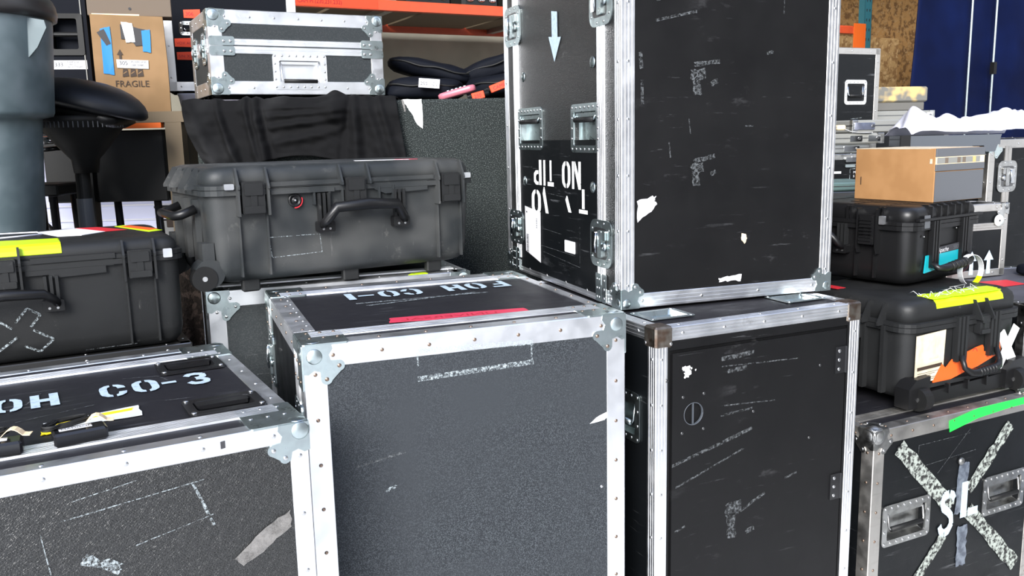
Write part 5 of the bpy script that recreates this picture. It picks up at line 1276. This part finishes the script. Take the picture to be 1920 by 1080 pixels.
# chair / tubular frame
o = thing('metal_chair', 'black tubular metal chair frame between the bin and the stool', 'chair', (-1.845, 3.43, 0), 0)
def leg(P, r=.013, name='leg', m='plastic_gloss'):
    mb = MB(); mb.tube(P, r, m, 10); return mb.obj(name, o)
leg([(-.012, -.02, 1.60), (.0, -.02, 1.52), (.020, -.02, 1.365), (.035, -.02, 0)], .018, 'leg')
leg([(.075, -.03, 1.36), (.088, -.03, 0)], .016, 'leg'); leg([(.03, .22, 1.36), (.06, .24, 0)], .014, 'leg'); leg([(-.20, .10, 1.36), (-.22, .10, 0)], .014, 'leg')
leg([(.0, -.015, 1.572), (.11, -.012, 1.578)], .015, 'back_rail', 'chrome'); leg([(.005, -.01, 1.538), (.11, -.008, 1.545)], .009, 'back_rail')
mb = MB(); mb.box((-.22, -.04, 1.362), (.10, .20, 1.408), 'rubber', .006); mb.obj('seat', o)
# white slatted cabinet behind
o = thing('slatted_cabinet', 'white ribbed plastic cabinet low behind the stool column', 'cabinet', (-2.75, 4.80, 0), 3)
mb = MB()
mb.loft([[(0, 0, 0), (1.16, 0, 0), (1.16, .4, 0), (0, .4, 0)], [(0, 0, 1.30), (1.16, 0, 1.30), (1.16, .4, 1.30), (0, .4, 1.30)], [(.0, .04, 1.50), (1.0, .04, 1.50), (1.0, .4, 1.50), (0, .4, 1.50)]], 'white_ribbed'); mb.obj('cabinet_body', o)
for z in (1.06, 1.14, 1.22):
    mb = MB(); mb.box((.01, -.012, z), (1.15, -.001, z + .009), 'white_line', .002); mb.obj('front_slat', o)
mb = MB(); mb.box((.80, -.05, .98), (.97, -.013, 1.145), 'steel_dark', .008); mb.obj('dark_bracket', o); mb = MB(); mb.box((.86, -.056, 1.10), (.90, -.016, 1.205), 'ink_brown', .003); mb.obj('bracket_strap', o); mb = MB(); mb.box((.80, -.060, 1.205), (.98, -.02, 1.22), 'rubber', .003); mb.obj('bracket_bar', o)
o = thing('wheel', 'black wheel edge showing behind the chair legs beside the bin', 'wheel', (-2.46, 4.45, 0), 0)
mb = MB(); secs = []
for i in range(41):
    a = 2 * PI * i / 40; c = Vector((.14 * math.cos(a), 0, 1.05 + .14 * math.sin(a))); e1 = Vector((math.cos(a), 0, math.sin(a)))
    secs.append([tuple(c + e1 * .018 * math.cos(b) + Vector((0, 1, 0)) * .02 * math.sin(b)) for b in [2 * PI * k / 8 for k in range(8)]])
mb.loft(secs, 'rubber', True); mb.obj('tyre', o)
mb = MB(); mb.box((-.015, -.01, 0), (.015, .01, 1.05), 'steel_dark'); mb.cyl((0, -.03, 1.05), (0, 1, 0), .03, .06, 'steel_dark', 16); mb.obj('fork', o, split=False)
for k in range(6):
    a = PI * k / 3; mb = MB(); mb.tube([(0, 0, 1.05), (.13 * math.cos(a), 0, 1.05 + .13 * math.sin(a))], .004, 'steel_dark', 6); mb.obj('spoke', o)

# ================================================================== background, right
rt_, fr = plain_case('road_case', 'black road case with chrome handle standing below the orange rack beam', 1.30, 4.25, 1.945, 24, .63, .45, 1.83, 'laminate', 'aluminium_worn', .032, corners=False)
case_handle(rt_, fr['F'], NF, .40, .155, .545, .275, m='chrome', fl=.016, dep=.02); mb = MB(); text(mb, fr['F'], NF, 'CELL', (.37, .40), .035, 'paint_pure', (1, 0), (0, -1), .0025); mb.obj('lettering', rt_)
mb = MB(); flat(mb, fr['F'], NF, seg((.45, .345), (.52, .34), .003), 'chalk', .001); mb.obj('scratch_mark', rt_)

rt_, fr = plain_case('road_case', 'black road case with dark latches beneath the flat silver cases', 1.18, 3.86, 1.442, 4, .80, .30, 1.32, 'laminate', 'zinc_worn', .026, corners=False)
Ff = fr['F']
mb = MB(); mb.prism(rrect(.30, .015, .355, .035, .003, 2), Ff, 0, .012, 'chrome'); mb.obj('catch', rt_); mb = MB(); mb.prism(rrect(.30, .045, .43, .058, .003, 2), Ff, 0, .008, 'zinc'); mb.obj('catch', rt_)
for q in range(3):
    mb = MB(); mb.prism(rrect(.345 + q * .03, .046, .362 + q * .03, .057, .004, 2), Ff, .008, .013, 'blue_vinyl'); mb.obj('catch_stripe', rt_)
mb = MB()
for a, b in (((.325, .065), (.43, .065)), ((.325, .065), (.325, .12)), ((.325, .12), (.43, .115))): flat(mb, Ff, NF, seg(a, b, .003), 'chalk', .001)
text(mb, Ff, NF, 'MIXER', (.34, .085), .010, 'paper', (1, 0), (0, -1), .001); text(mb, Ff, NF, 'S 24 FX', (.34, .102), .010, 'paper', (1, 0), (0, -1), .001); mb.prism([(.25, .075), (.285, .075), (.285, .085), (.25, .085)], Ff, 0, .001, 'paper')
mb.obj('printed_lettering', rt_)
def flatcase(label, x, y, z, yaw, w, d, h, m='alu_case', latches=((.3, .4),), name='metal_case', group='flat cases stacked on the right'):
    o = thing(name, label, 'case', (x, y, z), yaw, group); fr = frames(w, d, h)
    mb = MB(); mb.box((0, 0, 0), (w, d, h), m, .006); mb.obj('case_body', o)
    mb = MB(); mb.box((-.001, -.0015, h * .52), (w + .001, d, h * .60), 'steel_dark'); mb.obj('lid_seam', o)
    for (a, b) in latches:
        mb = MB(); mb.prism(rrect(w * a, h * .2, w * b, h * .75, .003, 2), fr['F'], 0, .005, 'chrome'); mb.cyl(fr['F'](w * (b - .03), h * .48, .005), NF, h * .14, .003, 'steel_dark', 10); mb.obj('catch', o)
    mb = MB()
    for u in (0, w - .03): mb.box((u - .001, -.002, -.0005), (u + .031, .02, h + .001), 'zinc_worn', .002)
    mb.obj('corner_plate', o)
    return o
flatcase('flat silver case, lowest of the silver stack beside the tall case', 1.24, 3.88, 1.4435, 4, .385, .32, .040, latches=((.62, .8),))
flatcase('flat silver case, second from the bottom of the silver stack', 1.20, 3.875, 1.485, 4, .46, .32, .045, 'fiber_case', latches=((.66, .78), (.84, .96)))
flatcase('pale silver case with curved latch, topmost of the silver stack', 1.56, 4.02, 1.5315, 18, .30, .28, .058, 'fiber_case', latches=((.03, .40),))
o = thing('tape_roll_strap', 'thin curved white strap lying on the silver cases', 'strap', (1.47, 3.90, 1.532), 0)
mb = MB(); mb.loft([[(x, y, z + q) for (y, q) in ((-.012, 0), (.012, 0), (.012, .002), (-.012, .002))] for x, z in ((-.03, .025), (0, .02), (.03, .008), (.07, .0015), (.10, .0015), (.13, .002))], 'paper'); mb.obj('strap_band', o)
mb = MB(); mb.box((-.03, -.014, .014), (.01, .014, .036), 'masking', .004); mb.obj('strap_buckle', o)

rt_, fr = plain_case('road_case', 'plain grey-edged case holding the worn tan block, before the blue curtain', 1.93, 4.78, 1.585, 10, .50, .35, 1.47, 'laminate', 'steel_dark', corners=False)
flatcase('light grey flat case under the worn tan block', 1.935, 4.62 + .18, 1.587, 8, .40, .30, .055, 'fiber_case', latches=((.75, .85), (.88, .96)))
o = thing('worn_block', 'worn tan and grey lidded box by the blue curtain', 'box', (1.985, 4.84, 1.6435), 10)
mb = MB(); mb.box((0, 0, 0), (.31, .24, .045), 'wood_side', .004); mb.obj('box_base', o); mb = MB(); mb.box((-.004, -.008, .046), (.325, .25, .128), 'wood_worn', .008); mb.obj('box_lid', o)
mb = MB(); mb.box((-.055, .02, .0), (-.006, .2, .11), 'alu_case', .004); mb.obj('side_plate', o)

o = thing('plastic_tray', 'shallow dark grey plastic tray with two notches under white sheeting', 'tray', (1.665, 3.70, 1.4435), 3)
mb = MB(); W_, D_ = .41, .13
poly = [(0.02, 0), (.085 + .05, 0), (.145, .026), (.195, .026), (.205, 0), (.275, 0), (.285, .026), (.335, .026), (.345, 0), (.385, 0), (.41, .072), (0, .072)]
mb.prism(poly, lambda u, v, n=0: (u, -n, v), -.003, .003, 'hdpe'); mb.obj('tray_front', o, split=False)
mb = MB(); mb.box((.0, .004, .055), (.41, .15, .060), 'hdpe'); mb.box((0, .004, .03), (.012, .15, .072), 'hdpe'); mb.box((.398, .004, .03), (.41, .15, .072), 'hdpe'); mb.box((.02, .03, 0), (.05, .12, .056), 'hdpe'); mb.box((.36, .03, 0), (.385, .12, .056), 'hdpe'); mb.obj('tray_floor', o, split=False)
mb = MB(); mb.prism(rrect(-.03, .01, .012, .075, .004, 2), lambda u, v, n=0: (u, -n, v), .003, .012, 'rubber'); mb.obj('tray_clip', o)

# road case on the right with dark latch
w, d, h = .62, .40, 1.37
rt_, fr = place('road_case', 'tall black road case with a dark square latch at the right frame edge', 'road case', 2.125, 3.90, 1.490, 24, w, d, h)
mb = MB(); pocket_box(mb, w, d, h, {'*': 'laminate'}, {}); mb.obj('case_body', rt_, split=False)
all_trims(rt_, w, d, h, .040, m='aluminium_worn', rv=.12, cut=.004); hybrid(rt_, fr['F'], NF, (.10, .03, .145, h), .05, m='aluminium_worn')
ball_corner(rt_, (0, 0, h), (1, 0, 0), (0, 1, 0), (0, 0, -1), 'xyz', s=1, r=.024, off=.02, m='zinc'); casters(rt_, w, d)
lt_ = latch(rt_, fr['F'], .062, .095, .185, .235, m='zinc_worn')
# white sheeting
NX, NY = 60, 26; vs = []
for j in range(NY + 1):
    for i in range(NX + 1):
        s_, t = i / NX, j / NY
        x = 1.70 + .56 * s_ + .02 * noise.noise(Vector((s_ * 6, t * 5, 1)))
        y = 3.735 + .30 * t + .02 * noise.noise(Vector((s_ * 5, t * 4, 7))) + .12 * max(0, s_ - .7)
        env = math.sin(PI * min(1, t * 1.15 + .03)) ** .7
        prof = .125 - .10 * max(0, s_ - .05) * 1.6 if s_ < .35 else .085 - .0 * s_
        if s_ < .08: prof = .125 * (s_ / .08) ** .5
        prof = max(prof, .055) - .008 + (.034 * math.exp(-((s_ - .80) / .12) ** 2)) + .03 * math.exp(-((s_ - .97) / .05) ** 2)
        ridge = abs(noise.noise(Vector((s_ * 4.5 + t * 2, t * 2.2 - s_ * 3, 2)))) * .050 + abs(noise.noise(Vector((s_ * 11 - t * 6, t * 5 + s_ * 6, 5)))) * .014
        z = 1.517 + env * (prof + ridge - .02) - (.03 * (1 - min(1, t * 6)) if .75 < s_ else 0) * 0
        vs.append((x, y, max(z, 1.5175)))
fs = [(j * (NX + 1) + i, j * (NX + 1) + i + 1, (j + 1) * (NX + 1) + i + 1, (j + 1) * (NX + 1) + i) for j in range(NY) for i in range(NX)]
mb = MB(); mb.add(vs, fs, 'plastic_sheet', True, orient=False, hint=None); o = mb.obj('plastic_sheet'); tag(o, 'crumpled white plastic sheeting heaped on the grey tray and tall case', 'plastic sheet')
so = o.modifiers.new('thick', 'SOLIDIFY'); so.thickness = .002

# case behind the glossy hard case, with arrow stencil
rt_, fr = plain_case('road_case', 'worn road case with stencilled arrows and a round white sticker', 1.715, 3.395, 1.245, 20, .305, .16, .293, 'laminate', 'aluminium_worn', .030, cast=False, corners=False)
Ff = fr['F']; w, h = .305, .293
hybrid(rt_, Ff, NF, (.02, .075, w - .02, .105), .03, m='aluminium_worn', grooves=2)
for z_ in (h,): ball_corner(rt_, (w, 0, h), (-1, 0, 0), (0, 1, 0), (0, 0, -1), 'xy', s=.75, r=.012, off=.012, m='zinc_worn')
mb = MB(); mb.lathe([(.024, 0), (.023, .004), (.0005, .005)], Ff(.250, .068, .004), 'white_dot', 24, NF); mb.cyl(Ff(.250, .068, .009), NF, .004, .002, 'ink', 8); mb.obj('round_sticker', rt_)
mb = MB()
for u in (.125, .215): flat(mb, Ff, NF, [(u - .011, .280), (u + .011, .280), (u + .009, .225), (u + .026, .225), (u, .185), (u - .026, .225), (u - .009, .225)], 'paint_white', .001)
mb.obj('stencil_lettering', rt_)
# large case whose dark top shows behind
w, d, h = 1.10, .76, .83
rt_, fr = place('road_case', 'wide road case with dark purple-grey top behind the taped hard cases', 'road case', 1.735, 2.885, .950, 10, w, d, h)
mb = MB(); pocket_box(mb, w, d, h, {'*': 'laminate', 'T': 'purple_top'}, {}); mb.obj('case_body', rt_, split=False); all_trims(rt_, w, d, h, .04, m='zinc_worn', rv=.12, cut=.004); casters(rt_, w, d)
for v in (.085, .16): hybrid(rt_, fr['F'], NF, (.03, v, w - .03, v + .035), .03, m='zinc', grooves=2)
mb = MB(); mb.prism(torn([(.03, .20), (.5, .20), (.5, .28), (.03, .26)], .004, 3, 5), fr['F'], .0, .0015, 'tape_green'); mb.obj('green_tape', rt_)
mb = MB(); mb.prism([(.04, .30), (.30, .36), (.30, .46), (.04, .44)], fr['T'], .0, .001, 'tape_red'); mb.obj('red_tape', rt_)
mb = MB(); mb.prism([(.17, .12), (.5, .14), (.5, .16), (.17, .14)], fr['T'], .0, .001, 'tape_gold'); mb.obj('yellow_tape', rt_)
o = thing('cable_pouch', 'small dark pouch on the wide purple-grey case top', 'pouch', (2.13, 3.50, .9515), 20)
mb = MB(); lump(mb, (0, 0, .022), .07, .05, .022, 'nylon', 3); mb.obj('pouch_body', o); mb = MB(); mb.tube([(-.02, -.02, .04), (.03, -.03, .05), (.07, .0, .045)], .008, 'tape_blue', 8); mb.obj('blue_strap', o)
# green flat case + support
rt_, fr = plain_case('road_case', 'plain dark road case beneath the thin grey-green case', 1.07, 3.50, 1.300, 8, .46, .30, 1.18, 'laminate', 'steel_dark', corners=False)
flatcase('thin grey-green case behind the tan storage box', 1.08, 3.52, 1.302, 8, .44, .26, .035, 'eco_green', latches=(), group='flat cases stacked on the right')

# osb panel, stamps, blue vinyl
mb = MB(); mb.X = Matrix.Rotation(BY, 4, 'Z')
mb.box((5.95, 6.04, 0), (7.6, 6.098, 2.42), 'osb2'); o = mb.obj('osb_panel'); tag(o, 'lighter wood-strand board panel with printed stamps on the back wall', 'panel')
mb = MB(); mb.X = Matrix.Rotation(BY, 4, 'Z'); fr_ = lambda u, v, n=0: (u, 6.04 - n, v)
SX = 6.30
text(mb, fr_, (0, -1, 0), 'APA', (SX, 2.22), .055, 'ink_brown', (1, 0), (0, 1), .003, .15)
for k in range(5): flat(mb, fr_, (0, -1, 0), [(SX, 2.30 + k * .018), (SX + .16, 2.30 + k * .018), (SX + .16, 2.306 + k * .018), (SX, 2.306 + k * .018)], 'ink_brown', .003)
for z, tx in ((2.13, '24/16'), (2.04, 'TECO'), (1.98, 'EXP 1'), (1.86, 'MSI')): text(mb, fr_, (0, -1, 0), tx, (SX, z), .045, 'ink_brown', (.9, 0), (0, 1), .003)
for z in (1.90, 1.72, 1.58):
    for a, b in (((SX - .01, z - .06), (SX + .15, z - .06)), ((SX - .01, z + .05), (SX + .15, z + .05)), ((SX - .01, z - .06), (SX - .01, z + .05)), ((SX + .15, z - .06), (SX + .15, z + .05))): flat(mb, fr_, (0, -1, 0), seg(a, b, .008), 'ink_brown', .003)
text(mb, fr_, (0, -1, 0), 'SFP', (SX, 1.70), .055, 'ink_brown', (.9, 0), (0, 1), .003); text(mb, fr_, (0, -1, 0), 'MSR', (SX, 1.55), .06, 'ink_brown', (.9, 0), (0, 1), .003)
so = mb.obj('printed_lettering', None); so.parent = o
o = thing('vinyl_curtain', 'deep blue vinyl curtain with thin silver poles, hanging before the wood-strand board', 'curtain', RB(5.05, 3.9), 28)
NX, NY = 60, 20; vs = []
for j in range(NY + 1):
    for i in range(NX + 1):
        z = .05 + 3.2 * j / NY; lean = .055 * (z - 1.8); x = lean + 3.0 * i / NX
        vs.append((x, .018 * math.sin(i * .55) * math.exp(-i / 30) + .012 * noise.noise(Vector((x * 2, z, 0))), z))
fs = [(j * (NX + 1) + i, j * (NX + 1) + i + 1, (j + 1) * (NX + 1) + i + 1, (j + 1) * (NX + 1) + i) for j in range(NY) for i in range(NX)]
mb = MB(); mb.add(vs, fs, 'blue_vinyl', True, orient=False); c = mb.obj('curtain_sheet', o); so = c.modifiers.new('thick', 'SOLIDIFY'); so.thickness = .006
for x in (.52, .78, 1.5):
    mb = MB(); mb.cyl((x, -.035, 0), (0, 0, 1), .008, 3.25, 'zinc', 10); mb.obj('pole', o)
mb = MB(); mb.box((.765, -.055, 1.90), (.795, -.025, 1.98), 'rubber'); mb.obj('pole_clamp', o)
mb = MB(); mb.cyl((.17, -.04, 3.25), (1, 0, 0), .015, 2.8, 'zinc', 10); mb.obj('top_rail', o)

# dark blanket hanging in the gap beside the left hard case
o = thing('moving_blanket', 'dark shaggy blanket hanging in the gap between the two hard cases', 'blanket', (-1.36, 3.05, .0), 12)
mb = MB(); secs = []
for i in range(25):
    x = .42 * i / 24; q = .02 * math.sin(i * 1.1) + .012 * noise.noise(Vector((i * .7, 0, 0)))
    secs.append([(x, q, 0), (x, q + .05, 0), (x, q + .06, 1.16), (x, q + .01, 1.16)])
mb.loft(secs, 'blanket', True); mb.obj('blanket_sheet', o)
mb = MB(); mb.tube([(-.02, .04, 1.165), (.44, .04, 1.165)], .012, 'steel_dark', 8); mb.tube([(-.02, .04, 1.165), (-.02, .04, 0)], .012, 'steel_dark', 8); mb.tube([(.44, .04, 1.165), (.44, .04, 0)], .012, 'steel_dark', 8); mb.obj('hanging_rail', o, split=False)
